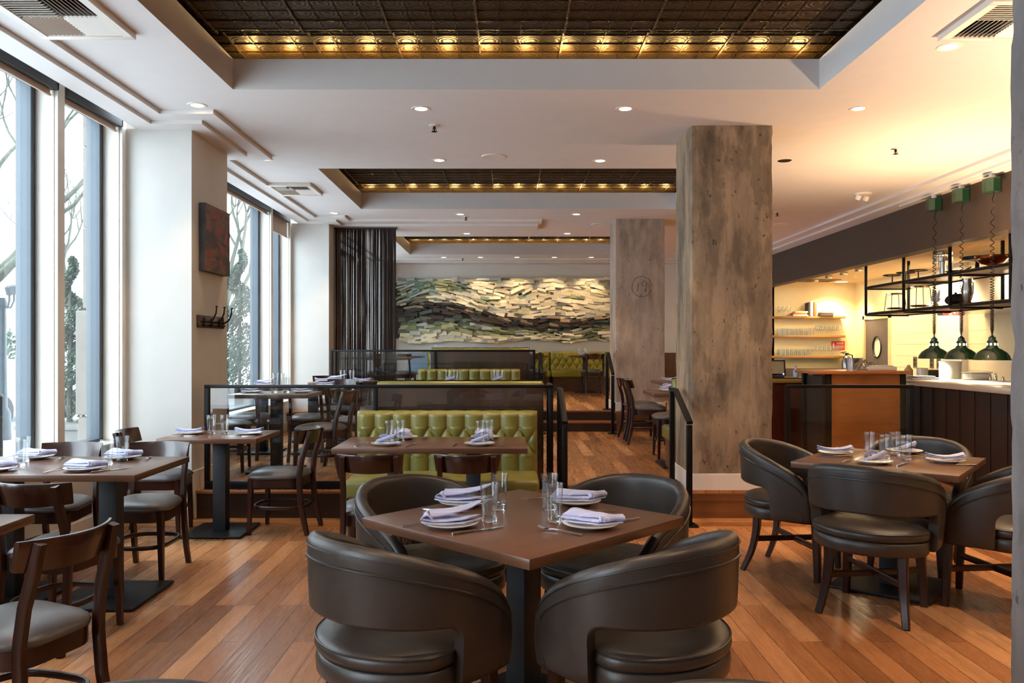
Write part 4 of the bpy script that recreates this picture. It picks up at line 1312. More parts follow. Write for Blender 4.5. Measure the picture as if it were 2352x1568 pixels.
# ================================================================== ceiling fittings
DL = empty('downlight')
b = MB(); b.lathe([(0.050, -0.004), (0.072, -0.005), (0.076, -0.001), (0.076, 0.0)], 28, cap0=False, cap1=False); b.lathe([(0.050, -0.004), (0.046, 0.0)], 28, cap0=False, cap1=False); b.build('trim_ring', M['trim'], DL)
b = MB(); b.lathe([(0.0, -0.0015), (0.047, -0.0015)], 24, cap0=False, cap1=False); b.build('lamp_disc', M['lamp_on'], DL)
DT = subtree(DL)
dl_first = True
def downlight(x, y, z, label, e=60, aim=None, size=78, on=True):
    global dl_first
    if dl_first:
        o = DL; dl_first = False; o.location = (x, y, z); tag(o, label, 'ceiling light', 'recessed downlights')
    else:
        o = dup(DL, (x, y, z), 0, label, 'recessed downlights', tree=DT)
        o['category'] = 'ceiling light'
    if e:
        rot = (0, 0, 0) if aim is None else ((Vector(aim) - Vector((x, y, z))).to_track_quat('-Z', 'Y').to_euler())
        light('downlight_lamp', 'SPOT', (x, y, z - 0.012), e, (1.0, 0.68, 0.40), rot, spot_size=R(size), spot_blend=0.55, shadow_soft_size=0.035)
    return o
c = 'white recessed downlight '
downlight(-2.43, 6.26, ZC, c + 'at upper left beside the moulding corner', 30)
downlight(-0.70, 6.35, ZC, c + 'left one in the row before the big coffer')
downlight(0.91, 6.35, ZC, c + 'middle one in the row before the big coffer')
downlight(2.75, 6.35, ZC, c + 'right of the big concrete column top', 60)
downlight(2.75, 5.04, ZC, c + 'beside the right ceiling vent', 60)
downlight(-2.44, 8.05, ZC, c + 'left, where the moulding turns by the pier', 30)
downlight(-0.71, 8.10, ZC, c + 'left one just before the second coffer')
downlight(0.91, 8.12, ZC, c + 'right one just before the second coffer')
downlight(-2.46, 11.28, ZC, c + 'left above the curtain table', 36)
downlight(-0.70, 11.38, ZC, c + 'left one behind the second coffer')
downlight(0.94, 11.38, ZC, c + 'right one behind the second coffer')
downlight(-0.71, 13.30, ZC, c + 'left one before the third coffer', 90)
downlight(0.95, 13.30, ZC, c + 'right one before the third coffer', 90)
for k, (x, q) in enumerate(((-1.38, 'first from left'), (-0.61, 'second from left'), (0.15, 'third from left'), (0.93, 'fourth from left'), (1.70, 'fifth from left'))):
    downlight(x, 16.80, ZC, 'small downlight in the row over the wall sculpture, ' + q, 42 if k else 18, (x, 17.55, 2.35), 56)
# spots without fittings round the room; last two added to brighten back benches
for (x, y, e) in ((-1.2, 1.6, 50), (1.1, 1.8, 50), (0.0, 3.0, 44), (2.9, 3.0, 90), (3.4, 1.2, 80), (3.9, 5.2, 90), (-2.3, 3.6, 30), (3.6, 7.6, 60), (2.6, 9.3, 40), (0.3, 15.6, 60), (1.6, 15.6, 60)):
    if e: light('room_and_fill_spot', 'SPOT', (x, y, ZC - 0.02 if (x < CX0 or x > CX1 or not 3.3 < y < 5.87) and not (8.4 < y < 10.9 and x < CX1) and y < 13 else 3.58), e, (1.0, 0.68, 0.40), (0, 0, 0), spot_size=R(80), spot_blend=0.55, shadow_soft_size=0.035)
b = MB(); b.lathe([(0.062, -0.004), (0.07, 0.0)], 24, cap0=False, cap1=False); b.lathe([(0.0, -0.002), (0.062, -0.004)], 24, cap0=False, cap1=False)
DK = b.build('downlight', [M['black']], None); DK.location = (2.77, 8.12, ZC)
tag(DK, 'dark unlit recessed downlight in the warm ceiling right of column', 'ceiling light', 'recessed downlights')
KL = empty('kitchen_downlight', (6.55, 15.9, 2.74), 0, 'bright recessed downlight over the bar shelves', 'ceiling light')
b = MB(); b.lathe([(0.11, -0.006), (0.135, -0.004), (0.135, 0.0)], 28, cap0=False, cap1=False); b.build('trim_ring', M['trim'], KL)
b = MB(); b.lathe([(0.0, -0.004), (0.11, -0.005)], 28, cap0=False, cap1=False); b.build('lamp_disc', M['kitchen_lamp'], KL)

SPR = empty('sprinkler_head')
b = MB(); b.lathe([(0.045, 0.0), (0.043, -0.006), (0.018, -0.010)], 20); b.build('escutcheon', M['trim'], SPR)
b = MB(); b.lathe([(0.012, -0.010), (0.012, -0.03), (0.006, -0.034), (0.006, -0.05)], 10); b.lathe([(0.024, -0.052), (0.026, -0.054), (0.006, -0.058)], 14)
for s in (-1, 1): b.tube([(s * 0.012, 0, -0.028), (s * 0.017, 0, -0.04), (s * 0.006, 0, -0.052)], 0.0025, 5)
b.build('deflector', M['iron'], SPR)
ST_ = subtree(SPR)
for k, (x, y, q) in enumerate(((-0.64, 6.83, 'hanging from ceiling left of centre'), (3.65, 7.62, 'in the warm ceiling above the host stand'), (-2.55, 9.25, 'beside the small left vent'), (-0.63, 11.57, 'behind the second coffer'), (3.72, 11.2, 'just right of the big column top'), (-0.99, 16.91, 'in the row of lights over the sculpture'))):
    z = ZC
    if k == 0:
        SPR.location = (x, y, z); tag(SPR, 'brass fire sprinkler ' + q, 'sprinkler', 'ceiling sprinklers')
    else:
        o = dup(SPR, (x, y, z), 0, 'brass fire sprinkler ' + q, 'ceiling sprinklers', tree=ST_); o['category'] = 'sprinkler'
for (x, y, r, q) in ((-0.16, 7.94, 0.12, 'flush round ceiling speaker between the first two coffers'), (1.36, 12.31, 0.12, 'flush round ceiling speaker in front of the far column'), (4.14, 12.27, 0.12, 'flush round ceiling speaker in the warm ceiling on the right')):
    b = MB(); b.lathe([(r, 0.0), (r - 0.004, -0.008), (r - 0.02, -0.007), (0.01, -0.009), (0.0, -0.009)], 32, cap1=False); o = b.build('ceiling_speaker', M['trim'], None); o.location = (x, y, ZC); tag(o, q, 'speaker', 'ceiling speakers')
WW = empty('ceiling_spotlight', (4.32, 9.84, ZC), 0.5, 'white twin ceiling spotlight in the warm ceiling near the soffit', 'ceiling light')
b = MB(); b.lathe([(0.10, 0.0), (0.098, -0.02), (0.07, -0.026), (0, -0.026)], 24, cap1=False); b.build('canopy', M['trim'], WW)
for s in (-1, 1):
    b = MB(); b.lathe([(0.03, 0.0), (0.035, -0.03), (0.03, -0.06), (0.0, -0.062)], 14, TR((s * 0.07, 0, -0.025), 0, 0.5)); b.build('lamp_head', M['white'], WW)

def vent(x0, x1, y0, y1, z, label):
    cx, cy = (x0 + x1) / 2, (y0 + y1) / 2
    t = empty('ceiling_vent', (cx, cy, z), 0, label, 'vent', 'square ceiling air vents')
    hx, hy = (x1 - x0) / 2, (y1 - y0) / 2
    fr = 0.05
    b = MB(); d = -0.038
    b.box(-hx, hx, -hy, -hy + fr, d, 0, b=0.002); b.box(-hx, hx, hy - fr, hy, d, 0, b=0.002); b.box(-hx, -hx + fr, -hy + fr, hy - fr, d, 0); b.box(hx - fr, hx, -hy + fr, hy - fr, d, 0)
    b.build('frame', M['trim'], t, 30)
    b = MB(); b.box(-hx + fr, hx - fr, -hy + fr, hy - fr, -0.004, -0.002); b.build('backing', M['iron'], t, 0)
    b = MB()
    for qx in (-1, 1):
        for qy in (-1, 1):
            ax0, ax1 = (0.004, hx - fr) if qx > 0 else (-hx + fr, -0.004)
            ay0, ay1 = (0.004, hy - fr) if qy > 0 else (-hy + fr, -0.004)
            n_ = 9
            along_x = qx * qy > 0
            for i in range(n_):
                k = (i + 0.5) / n_
                if along_x:
                    yy = ay0 + (ay1 - ay0) * k
                    b.box(ax0, ax1, -0.0013, 0.0013, -0.013, 0.013, TR((0, yy, -0.024), 0, R(50 * qy)))
                else:
                    xx = ax0 + (ax1 - ax0) * k
                    b.box(-0.0013, 0.0013, ay0, ay1, -0.013, 0.013, TR((xx, 0, -0.024), 0, 0, R(-50 * qx)))
    b.build('louvres', M['trim'], t, 0)
vent(-2.80, -2.245, 4.22, 4.84, 3.325, 'square white ceiling vent at upper left corner')
vent(-2.80, -2.28, 9.20, 9.83, 3.325, 'smaller looking ceiling vent farther back on the left')
vent(2.585, 3.20, 4.30, 4.87, 3.325, 'square white ceiling vent at upper right near the grey column')

# ================================================================== wood relief on the back wall
rnd = random.Random(11)
def band(x):      # height of the dark band
    return 2.18 + 0.145 * math.cos((x + 1.65) * PI / 2.55) - 0.045 * (x + 1.6) if x < 1.0 else 1.915 + 0.25 * ((x - 1.0) / 1.5) ** 1.5
ART = empty('wood_relief_sculpture', (0, 17.575, 2.2), 0, 'wave shaped wall sculpture of painted wood offcuts above the back bench', 'sculpture')
blocks = []
rows_up, rows_dn = 17, 12
def warp(x, t_):      # the upper streams dip twice across the wall
    return 0.10 * t_ * (1 - t_) * 4 * math.sin(x * 2.4 - 0.9)
for rr in range(-rows_dn, rows_up + 1):
    x = -2.5 + rnd.uniform(0, .2)
    while x < 2.65:
        ln = rnd.uniform(0.13, 0.30)
        xm = x + ln / 2
        bd = band(xm)
        def yat(xx):
            if rr >= 0: return band(xx) + (2.92 - band(xx)) * (rr / rows_up) ** 0.95 + warp(xx, rr / rows_up)
            return band(xx) - (band(xx) - 1.60) * (-rr / rows_dn) + 0.03 * math.sin(xx * 4) * (-rr / rows_dn)
        z = yat(xm) + rnd.uniform(-.018, .018)
        t_ = rr / rows_up if rr >= 0 else rr / rows_dn
        n_ = noise.noise(Vector((xm * 1.3, t_ * 3.2, 4.0)))
        n2 = noise.noise(Vector((xm * 2.1, t_ * 4.0, 9.0)))
        sl = math.atan((yat(xm + .05) - yat(xm - .05)) / .1) * 1.15 + rnd.gauss(0, 0.10) + 0.22 * n2
        gap = (2.92 - bd) / rows_up if rr >= 0 else (bd - 1.60) / rows_dn
        ht = min(0.088, gap * rnd.uniform(0.9, 1.6))
        ht = max(ht, 0.03)
        if rr >= 0:
            if t_ < 0.06: pal = [6, 8, 7, 8]
            elif xm < -1.55: pal = [10, 3, 10, 9, 2, 9] if t_ > 0.3 else [4, 8, 1, 9]
            elif t_ < 0.28: pal = [1, 8, 0, 9, 1]
            elif n_ > 0.2: pal = [2, 3, 2, 9, 1]
            elif n_ < -0.3: pal = [9, 2, 10, 1]
            else: pal = [0, 1, 0, 0, 9, 1]
            if -1.5 < xm < -0.9 and 0.55 < t_ < 0.85: pal = [5, 4, 10, 3]
        else:
            if t_ > -0.30: pal = [7, 6, 6, 5, 6]
            elif t_ > -0.5: pal = [5, 4, 6, 9, 4]
            elif t_ > -0.76: pal = [3, 2, 3, 4, 2, 9]
            else: pal = [0, 1, 0, 9, 0, 0] if xm < 0.2 else [2, 1, 0, 0, 3]
            if xm > 0.6 and t_ < -0.5: pal = [2, 3, 0, 4, 1]
        ci = rnd.choice(pal)
        dep = rnd.uniform(0.015, 0.05)
        lay = rnd.uniform(0.0, 0.075)
        blocks.append((xm, z, sl, ln * rnd.uniform(0.9, 1.1), ht, dep, lay, ci, rnd.uniform(-.10, .10), rnd.uniform(-.30, .12)))
        x += ln * 0.88
blocks.sort(key=lambda q: -q[3] * q[4])
def blk(b, q):
    xm, z, sl, ln, ht, dep, lay, ci, tw, tl = q
    Tm = Matrix.Translation((xm, -0.012 - lay - dep / 2, z - 2.2)) @ Matrix.Rotation(-sl, 4, 'Y') @ Matrix.Rotation(tw, 4, 'Z') @ Matrix.Rotation(tl, 4, 'X')
    b.box(-ln / 2, ln / 2, -dep / 2, dep / 2, -ht / 2, ht / 2, Tm)
vis = [q for q in blocks if -1.9 < q[0] < 2.15]
big = vis[:100]
bigset = set(id(q) for q in big)
for q in big:
    b = MB(); blk(b, q); b.build('wood_block', WOODS[q[7]], ART, 0)
b = MB()
for q in blocks:
    if id(q) not in bigset:
        b.cur = q[7]; blk(b, q)
o = b.build('wood_blocks', WOODS, ART, 0); o['kind'] = 'stuff'
b = MB(); b.box(-2.5, 2.55, -0.012, 0.022, -0.56, 0.66); b.build('backing_board', WOODS[6], ART, 0)

# painting and hooks on the pier
t = empty('canvas_painting', (-2.66, 7.185, 2.39), 0, 'square abstract canvas in dark red and ochre on the left pier', 'painting')
b = MB(); b.box(0.0, 0.058, -0.295, 0.295, -0.292, 0.292, b=0.004); b.build('canvas_sides', simple('grey_canvas_edge', (70, 70, 72), 0.7, var=0.2), t, 30)
b = MB(); b.box(0.0585, 0.0605, -0.293, 0.293, -0.29, 0.29); b.build('painted_face', M['painting'], t, 0)
t = empty('coat_rack', (-2.663, 7.15, 1.665), 0, 'wooden coat rack with three black hooks on the left pier', 'coat rack')
b = MB(); b.box(0.0, 0.018, -0.31, 0.31, -0.055, 0.055, b=0.006); b.build('board', M['crestwood'], t, 30)
for k in range(3):
    y = -0.19 + k * 0.19
    b = MB()
    b.cbox(0.018, 0.024, y - 0.014, y + 0.014, -0.045, 0.035, 0.004)
    b.tube([(0.02, y, 0.0), (0.06, y, -0.005), (0.10, y, 0.02), (0.125, y, 0.075), (0.13, y, 0.125)], [.009, .009, .008, .007, .006], 8); b.ball((0.13, y, 0.13), 0.011, 8, (1.2, 1.2, .6))
    b.tube([(0.02, y, -0.02), (0.045, y, -0.045), (0.06, y, -0.035)], 0.006, 7); b.ball((0.062, y, -0.03), 0.009, 8)
    b.build('hook', M['iron'], t)

# ================================================================== bar, host stand and kitchen
t = empty('kitchen_counter', (5.05, 7.6, 0), 0, 'long dark panelled kitchen counter with steel top under the heat lamps', 'counter')
b = MB(); b.box(-0.50, 0.55, -2.6, 2.85, 1.012, 1.07, b=0.004); b.build('counter_top', M['counter'], t, 30)
b = MB(); b.box(-0.42, 0.5, -2.55, 2.8, 0.0, 1.011)
for i in range(20): b.box(-0.428, -0.42, -2.5 + i * 0.265, -2.492 + i * 0.265, 0.1, 1.0)
b.build('front_panel', M['darkpanel'], t, 0)
b = MB(); b.box(-0.44, 0.5, -2.56, 2.81, 0, 0.10); b.build('plinth', M['darkpanel'], t, 0)
t = empty('host_stand', (3.99, 9.25, 0), 0, 'amber oak host stand with dark posts behind the right glass partition', 'cabinet')
b = MB(); b.box(-0.60, 0.44, -0.32, 0.34, 1.145, 1.18, b=0.004); b.build('top', M['hostwood'], t, 30)
b = MB(); b.box(-0.40, 0.38, -0.25, 0.28, 0.0, 1.144); b.build('body', M['hostwood'], t, 0)
b = MB(); b.box(-0.50, -0.401, -0.24, 0.28, 0.1, 1.12); b.build('side_shelf', M['darkpanel'], t, 0)
for x in (-0.43, 0.40):
    b = MB(); b.box(x - 0.03, x + 0.03, -0.27, -0.21, 0.0, 1.144, b=0.004); b.build('post', M['black'], t, 30)
b = MB(); b.box(-0.54, -0.48, 0.22, 0.28, 0.0, 1.144, b=0.004); b.build('post', M['black'], t, 30)
t = empty('bar_counter', (3.3, 10.4, 0), 0, 'dark red wooden bar with pale edge behind the host stand', 'counter')
b = MB(); b.box(-0.62, 0.95, -0.42, 0.35, 1.0, 1.05, b=0.006); b.build('bar_top', M['amberbar'], t, 30)
b = MB(); b.box(-0.58, 0.9, -0.36, 0.3, 0.0, 0.999)
for i in range(1, 5): b.box(-0.90 + i * 0.36, -0.65 + i * 0.36, -0.372, -0.36, 0.12, 0.9)
b.build('bar_front', M['redwood'], t, 0)
b = MB(); b.box(5.15, 6.95, 15.6, 16.28, 0.0, 1.02, b=0.004); tag(b.build('back_bar_cabinet', M['darkpanel'], None, 30), 'low dark back bar cabinet under the wall shelves', 'cabinet')

t = empty('point_of_sale_screen', (3.36, 10.25, 1.05), R(-8), 'black point of sale screen on the bar', 'monitor')
b = MB(); b.box(-0.15, 0.15, 0.0, 0.02, 0.04, 0.24, TR((0, 0, 0), 0, R(-14)), b=0.004); b.build('screen_housing', M['black'], t, 30)
b = MB(); b.box(-0.13, 0.13, -0.002, 0.0, 0.06, 0.22, TR((0, 0, 0), 0, R(-14))); b.build('screen', simple('dull_screen', (110, 104, 74), 0.2), t, 0)
b = MB(); b.cbox(-0.12, 0.12, -0.06, 0.12, 0.0, 0.03, 0.006); b.build('stand', M['black'], t)
b = MB(); b.ball((0.115, -0.02, 0.055), 0.009, 8); b.build('power_light', M['led'], t)
b = MB(); b.cbox(-0.14, 0.12, 0.12, 0.3, 0.0, 0.26, 0.02); b.ball((-0.13, 0.12, 0.23), 0.006, 6); tag(b.build('receipt_printer', M['black'], None), 'black printer behind the point of sale screen', 'printer').location = (3.26, 10.32, 1.05)
b = MB(); b.box(-0.22, 0.24, -0.05, 0.04, 0.0, 0.012, b=0.004); tag(b.build('keyboard_tray', M['black'], None), 'flat black tray lying on the bar edge', 'tray').location = (3.45, 10.12, 1.05)
b = MB(); b.lathe([(0.03, 0), (0.032, 0.01), (0.032, 0.10), (0.014, 0.13), (0.012, 0.16), (0.014, 0.165)], 16); o = b.build('water_bottle', simple('pale_blue_bottle', (170, 176, 210), 0.2), None); o.location = (3.62, 10.2, 1.05); tag(o, 'pale blue water bottle beside the point of sale screen', 'bottle')
b = MB(); b.lathe([(0.03, 0), (0.04, 0.10), (0.037, 0.10), (0.028, 0.004)], 16, cap1=False); o = b.build('steel_cup', M['steel'], None); o.location = (3.76, 10.25, 1.05); tag(o, 'small steel cup on the bar left of host stand', 'cup')
b = MB(); b.lathe([(0.085, 0), (0.10, 0.14), (0.103, 0.14), (0.098, 0.14), (0.082, 0.01)], 24, cap1=False); o = b.build('steel_bucket', M['steel'], None); o.location = (4.02, 9.40, 1.18); tag(o, 'steel wine bucket on the host stand', 'bucket')
b = MB(); b.cbox(-0.16, 0.16, -0.12, 0.12, 0.0, 0.045, 0.012); b.cbox(-0.13, 0.13, -0.09, 0.09, 0.046, 0.058, 0.004); o = b.build('white_tray', M['white'], None); o.location = (4.22, 9.22, 1.18); tag(o, 'white tray on the right end of host stand', 'tray')
rnd = random.Random(4)
b = MB()
for k in range(4):
    b.grid(lambda u, v, k=k: (-0.12 + u * 0.24, -0.04 + k * 0.025 + v * 0.02, 0.02 + 0.10 * abs(math.sin(u * 5 + k)) * (1 - abs(u - .5)) + 0.01 * math.sin(v * 8)), 14, 3)
b.box(-0.12, 0.12, -0.06, 0.06, 0.0, 0.02)
o = b.build('crumpled_cloth', simple('grey_cloth', (150, 140, 126), 0.8), None, 30); o.location = (4.06, 9.19, 1.18); tag(o, 'crumpled grey cloth on host stand between bucket and tray', 'cloth')

# heat lamps on their track
b = MB(); b.box(4.975, 5.025, 7.0, 10.3, 3.235, 3.258, b=0.003); tag(b.build('lamp_track', M['white'], None, 30), 'white ceiling track carrying the heat lamps', 'track')
for k, (y, q) in enumerate(((9.49, 'leftmost'), (8.92, 'middle'), (8.35, 'rightmost, beside the grey column'))):
    t = empty('heat_lamp', (5.0, y, 3.235), 0, 'dark green heat lamp on coiled cord over counter, ' + q, 'lamp', 'green heat lamps over the counter')
    b = MB(); b.lathe([(0.03, 0.0), (0.03, -0.045)], 12); b.build('track_adapter', M['white'], t)
    b = MB(); b.lathe([(0.088, -0.045), (0.092, -0.05), (0.092, -0.185), (0.086, -0.19)], 8, TR((0, 0, 0), R(22.5))); b.build('canopy_box', M['heatgreen'], t, 20)
    b = MB()
    L_ = 3.235 - 1.56
    pts = []
    n_ = 620
    for i in range(n_ + 1):
        u = i / n_
        z = -0.19 - (L_ - 0.19) * u
        turns = (10 * u + 34 * u ** 3)
        a = 2 * PI * turns
        r_ = 0.017 * min(1, u * 14, (1 - u) * 20 + 0.1)
        pts.append((0.02 * math.exp(-u * 8) + r_ * math.cos(a), r_ * math.sin(a), z))
    b.tube(pts, 0.0042, 5); b.build('coiled_cord', M['iron'], t)
    b = MB()
    z0 = -(3.235 - 1.31)
    b.lathe([(0.178, z0), (0.180, z0 + .003), (0.172, z0 + .012), (0.160, z0 + .045), (0.135, z0 + .080), (0.095, z0 + .108), (0.062, z0 + .124), (0.055, z0 + .135), (0.050, z0 + .142), (0.049, z0 + .19), (0.040, z0 + .205), (0.034, z0 + .21), (0.034, z0 + .235), (0.020, z0 + .245), (0.014, z0 + .25), (0.014, z0 + .26)], 36, cap0=False)
    b.lathe([(0.176, z0 + .002), (0.157, z0 + .045), (0.132, z0 + .077), (0.090, z0 + .104), (0.05, z0 + .118)], 36, cap0=False, cap1=True)
    sh = b.build('lamp_shade', M['heatgreen'], t, 50)
    b = MB()
    for i in range(8):
        a = 2 * PI * i / 8
        b.box(-0.009, 0.009, -0.002, 0.002, -0.012, 0.012, TR((0.0505 * math.cos(a), 0.0505 * math.sin(a), z0 + .165), a + PI / 2))
    b.build('vent_holes', M['shade_hole'], sh, 0)
    b = MB(); b.ball((0, 0, z0 + .055), 0.035, 12); b.build('bulb', M['bulb'], t)
    light('heat_lamp_light', 'SPOT', (5.0, y, 1.31 + 0.02), 70, (1.0, 0.78, 0.48), (0, 0, 0), spot_size=R(120), spot_blend=0.5, shadow_soft_size=0.04)

# things on the counter
b = MB(); b.lathe([(0.115, 0), (0.118, 0.01), (0.122, 0.19), (0.128, 0.195), (0.128, 0.21), (0.12, 0.212), (0.116, 0.20), (0.112, 0.02)], 28, cap1=False); o = b.build('white_crock', M['china'], None); o.location = (5.22, 9.55, 1.07); tag(o, 'tall white crock standing on the lit counter', 'crock')
b = MB(); b.cbox(-0.12, 0.12, -0.1, 0.1, 0, 0.075, 0.02); b.cbox(-0.125, 0.125, -0.105, 0.105, 0.076, 0.09, 0.006); o = b.build('white_dish_stack', M['china'], None); o.location = (5.38, 9.28, 1.07); tag(o, 'white rectangular dishes stacked right of the crock', 'dish')
for k, (x, y, h, q) in enumerate(((5.44, 9.12, .045, 'left'), (5.45, 9.04, .075, 'middle, tallest'), (5.46, 8.92, .045, 'right'))):
    b = MB(); b.lathe([(0.018, 0), (0.02, h * .5), (0.012, h * .8), (0.014, h), (0, h + .006)], 12); o = b.build('shaker', M['cutlery'], None); o.location = (x, y, 1.07); tag(o, 'small steel shaker on the counter, ' + q, 'shaker', 'shakers on the counter')
b = MB(); b.cbox(-0.16, 0.16, -0.1, 0.1, 0, 0.02, 0.006); b.cbox(-0.12, 0.13, -0.08, 0.09, 0.021, 0.04, 0.008); o = b.build('folded_cloths', simple('lavender_cloths', (168, 166, 190), 0.8), None); o.location = (4.80, 9.4, 1.07); tag(o, 'folded lavender cloths at left end of counter', 'cloth')
b = MB(); b.lathe([(0.05, 0), (0.052, 0.09), (0.02, 0.13), (0.02, 0.15)], 16); o = b.build('plastic_jug', simple('amber_jug', (214, 180, 120), 0.3), None); o.location = (5.05, 10.2, 1.07); tag(o, 'amber squeeze jug behind the cloths on counter', 'jug')
b = MB(); b.cbox(-0.12, 0.12, -0.12, 0.12, 0, 0.06, 0.006); b.cbox(-0.11, 0.11, -0.11, 0.11, 0.061, 0.09, 0.006); o = b.build('dark_green_box', simple('dark_green_bin', (60, 64, 44), 0.5), None); o.location = (5.32, 10.15, 1.07); tag(o, 'dark green bin on the counter left of the crock', 'bin')
t = empty('ticket_printer', (5.05, 9.86, 1.07), 0, 'pale grey ticket printer directly left of the crock', 'printer')
b = MB(); b.cbox(-0.05, 0.05, -0.05, 0.05, 0, 0.12, 0.01); b.build('body', M['white'], t)
b = MB(); b.box(-0.045, 0.045, -0.053, -0.05, 0.03, 0.11); b.build('slot', M['steel'], t, 0)
for k, (y, q) in enumerate(((13.35, 'left one of two low on the tiled wall'), (12.95, 'right one of two low on the tiled wall'), (13.9, 'nearest the swing door'))):
    t = empty('outlet_plate', (6.897 if k == 1 else 6.995, y, 1.19), 0, 'steel outlet plate ' + q, 'outlet', 'outlet plates on kitchen wall')
    b = MB(); b.box(-0.006, 0.0, -0.06, 0.06, -0.09, 0.09); b.build('plate', M['outlet'], t, 0)
    b = MB(); b.box(-0.008, -0.006, -0.018, 0.018, 0.015, 0.055); b.box(-0.008, -0.006, -0.018, 0.018, -0.055, -0.015); b.build('socket', M['iron'], t, 0)
# extractor hood and exit sign
b = MB(); b.rings([[(6.12, 7.0, 1.93), (6.98, 7.0, 1.93), (6.98, 11.9, 1.93), (6.12, 11.9, 1.93)], [(6.12, 7.0, 2.02), (6.98, 7.0, 2.02), (6.98, 11.9, 2.02), (6.12, 11.9, 2.02)], [(6.5, 7.1, 2.45), (6.98, 7.1, 2.45), (6.98, 11.8, 2.45), (6.5, 11.8, 2.45)]])
tag(b.build('extractor_hood', M['steel'], None, 20), 'stainless extractor hood behind the hanging rack at right', 'hood')
t = empty('exit_sign', (6.03, 11.0, 1.93), R(-12), 'small red lit exit sign under the hanging rack', 'sign')
b = MB(); b.box(-0.17, 0.17, 0.0, 0.04, -0.05, 0.06, b=0.004); b.build('housing', M['white'], t, 30)
def text(s_, size, name, mat, parent, loc, rot=(R(90), 0, 0)):
    cu = bpy.data.curves.new(name, 'FONT'); cu.body = s_; cu.size = size; cu.extrude = 0.002; cu.align_x = 'CENTER'; cu.align_y = 'CENTER'
    tmp = bpy.data.objects.new(name, cu); COL.objects.link(tmp)
    me = bpy.data.meshes.new_from_object(tmp.evaluated_get(bpy.context.evaluated_depsgraph_get()))
    COL.objects.unlink(tmp); bpy.data.objects.remove(tmp)
    me.materials.clear(); me.materials.append(mat)
    o = bpy.data.objects.new(name, me); COL.objects.link(o)
    o.parent = parent; o.location = loc; o.rotation_euler = rot
    return o
text('EXIT', 0.13, 'letters', M['exit'], t, (0.02, -0.003, 0.0))
t = empty('fire_notice', (6.62 + 0.02, 16.295, 1.48), 0, 'red fire extinguisher notice on wall beside the shelves', 'sign')
b = MB(); b.box(-0.135, 0.135, -0.004, 0.0, -0.09, 0.09); b.build('plate', M['red'], t, 0)
b = MB(); b.cbox(-0.11, -0.075, -0.0065, -0.0045, -0.055, 0.035, 0.008); b.box(-0.10, -0.085, -0.0065, -0.0045, 0.035, 0.06)
for k in range(2):
    b.box(-0.03, 0.11, -0.006, -0.0045, 0.03 + k * 0.02, 0.04 + k * 0.02)
for k in range(3): b.box(-0.05, 0.12, -0.006, -0.0045, -0.05 + k * 0.022, -0.042 + k * 0.022)
b.build('white_markings', M['white'], t, 0)
t = empty('fire_extinguisher', (6.62, 15.85, 1.02), 0, 'silver fire extinguisher on the back bar under the notice', 'extinguisher')
b = MB(); b.lathe([(0.075, 0), (0.085, 0.01), (0.085, 0.20), (0.06, 0.25), (0.025, 0.27)], 22); b.build('tank', M['steel'], t)
b = MB(); b.lathe([(0.022, 0.27), (0.022, 0.30)], 12); b.box(-0.07, 0.05, -0.01, 0.01, 0.30, 0.315); b.box(-0.06, 0.05, -0.01, 0.01, 0.325, 0.34, TR((0, 0, 0), 0, 0, -0.15)); b.build('valve_handle', M['iron'], t, 30)
b = MB(); b.tube([(0.03, 0, 0.29), (0.12, 0, 0.27), (0.13, 0, 0.1)], 0.012, 8); b.build('hose', M['black'], t)

# wall shelves
SZ = [(2.02, 'top'), (1.64, 'middle'), (1.23, 'bottom')]
for z, q in SZ:
    b = MB(); b.box(5.2, 6.68, 16.02, 16.30, z, z + 0.045, b=0.004); tag(b.build('wall_shelf', M['shelfwood'], None, 30), 'oak wall shelf behind the bar, ' + q + ' of three', 'shelf', 'oak shelves behind the bar')
b = MB()
b.lathe([(0.032, 0), (0.033, 0.003), (0.006, 0.008), (0.004, 0.05), (0.005, 0.085), (0.03, 0.11), (0.038, 0.15), (0.032, 0.20), (0.0305, 0.20), (0.036, 0.15), (0.028, 0.112), (0.0, 0.10)], 14, cap1=False)
WG = b.build('wine_glass', M['tumbler_wall'], None)
b = MB(); b.lathe([(0.03, 0), (0.036, 0.14), (0.0345, 0.14), (0.028, 0.01)], 14, cap1=False)
HB = b.build('highball_glass', M['tumbler_wall'], None)
ORD = ['first', 'second', 'third', 'fourth', 'fifth', 'sixth', 'seventh', 'eighth']
def row(src, x0, x1, n, z, label, group, y=16.12):
    for r_ in range(2):
        for i in range(n):
            key = src.name
            o = src if src.name not in used else src.copy()
            if src.name in used: COL.objects.link(o)
            used[key] = 1
            o.location = (x0 + (x1 - x0) * i / (n - 1), y + r_ * 0.1, z)
            tag(o, ORD[i] + ' ' + label % ('front' if r_ == 0 else 'back'), 'glass', group)
row(HB, 5.42, 6.05, 8, 1.685, 'straight glass in %s row at left of middle bar shelf', 'straight glasses on the middle shelf')
row(WG, 6.18, 6.60, 6, 1.685, 'stemmed glass in %s row at right of middle bar shelf', 'stemmed glasses on the middle shelf')
row(HB, 5.42, 6.0, 8, 1.275, 'straight glass in %s row at left of bottom bar shelf', 'straight glasses on the bottom shelf')
row(WG, 6.08, 6.60, 7, 1.275, 'stemmed glass in %s row at right of bottom bar shelf', 'stemmed glasses on the bottom shelf')
for k in range(3):
    o = WG.copy(); COL.objects.link(o); o.location = (5.40 + k * 0.09, 16.12, 2.065); tag(o, ORD[k] + ' large stemmed glass left of the books, top bar shelf', 'glass', 'stemmed glasses on the top shelf')
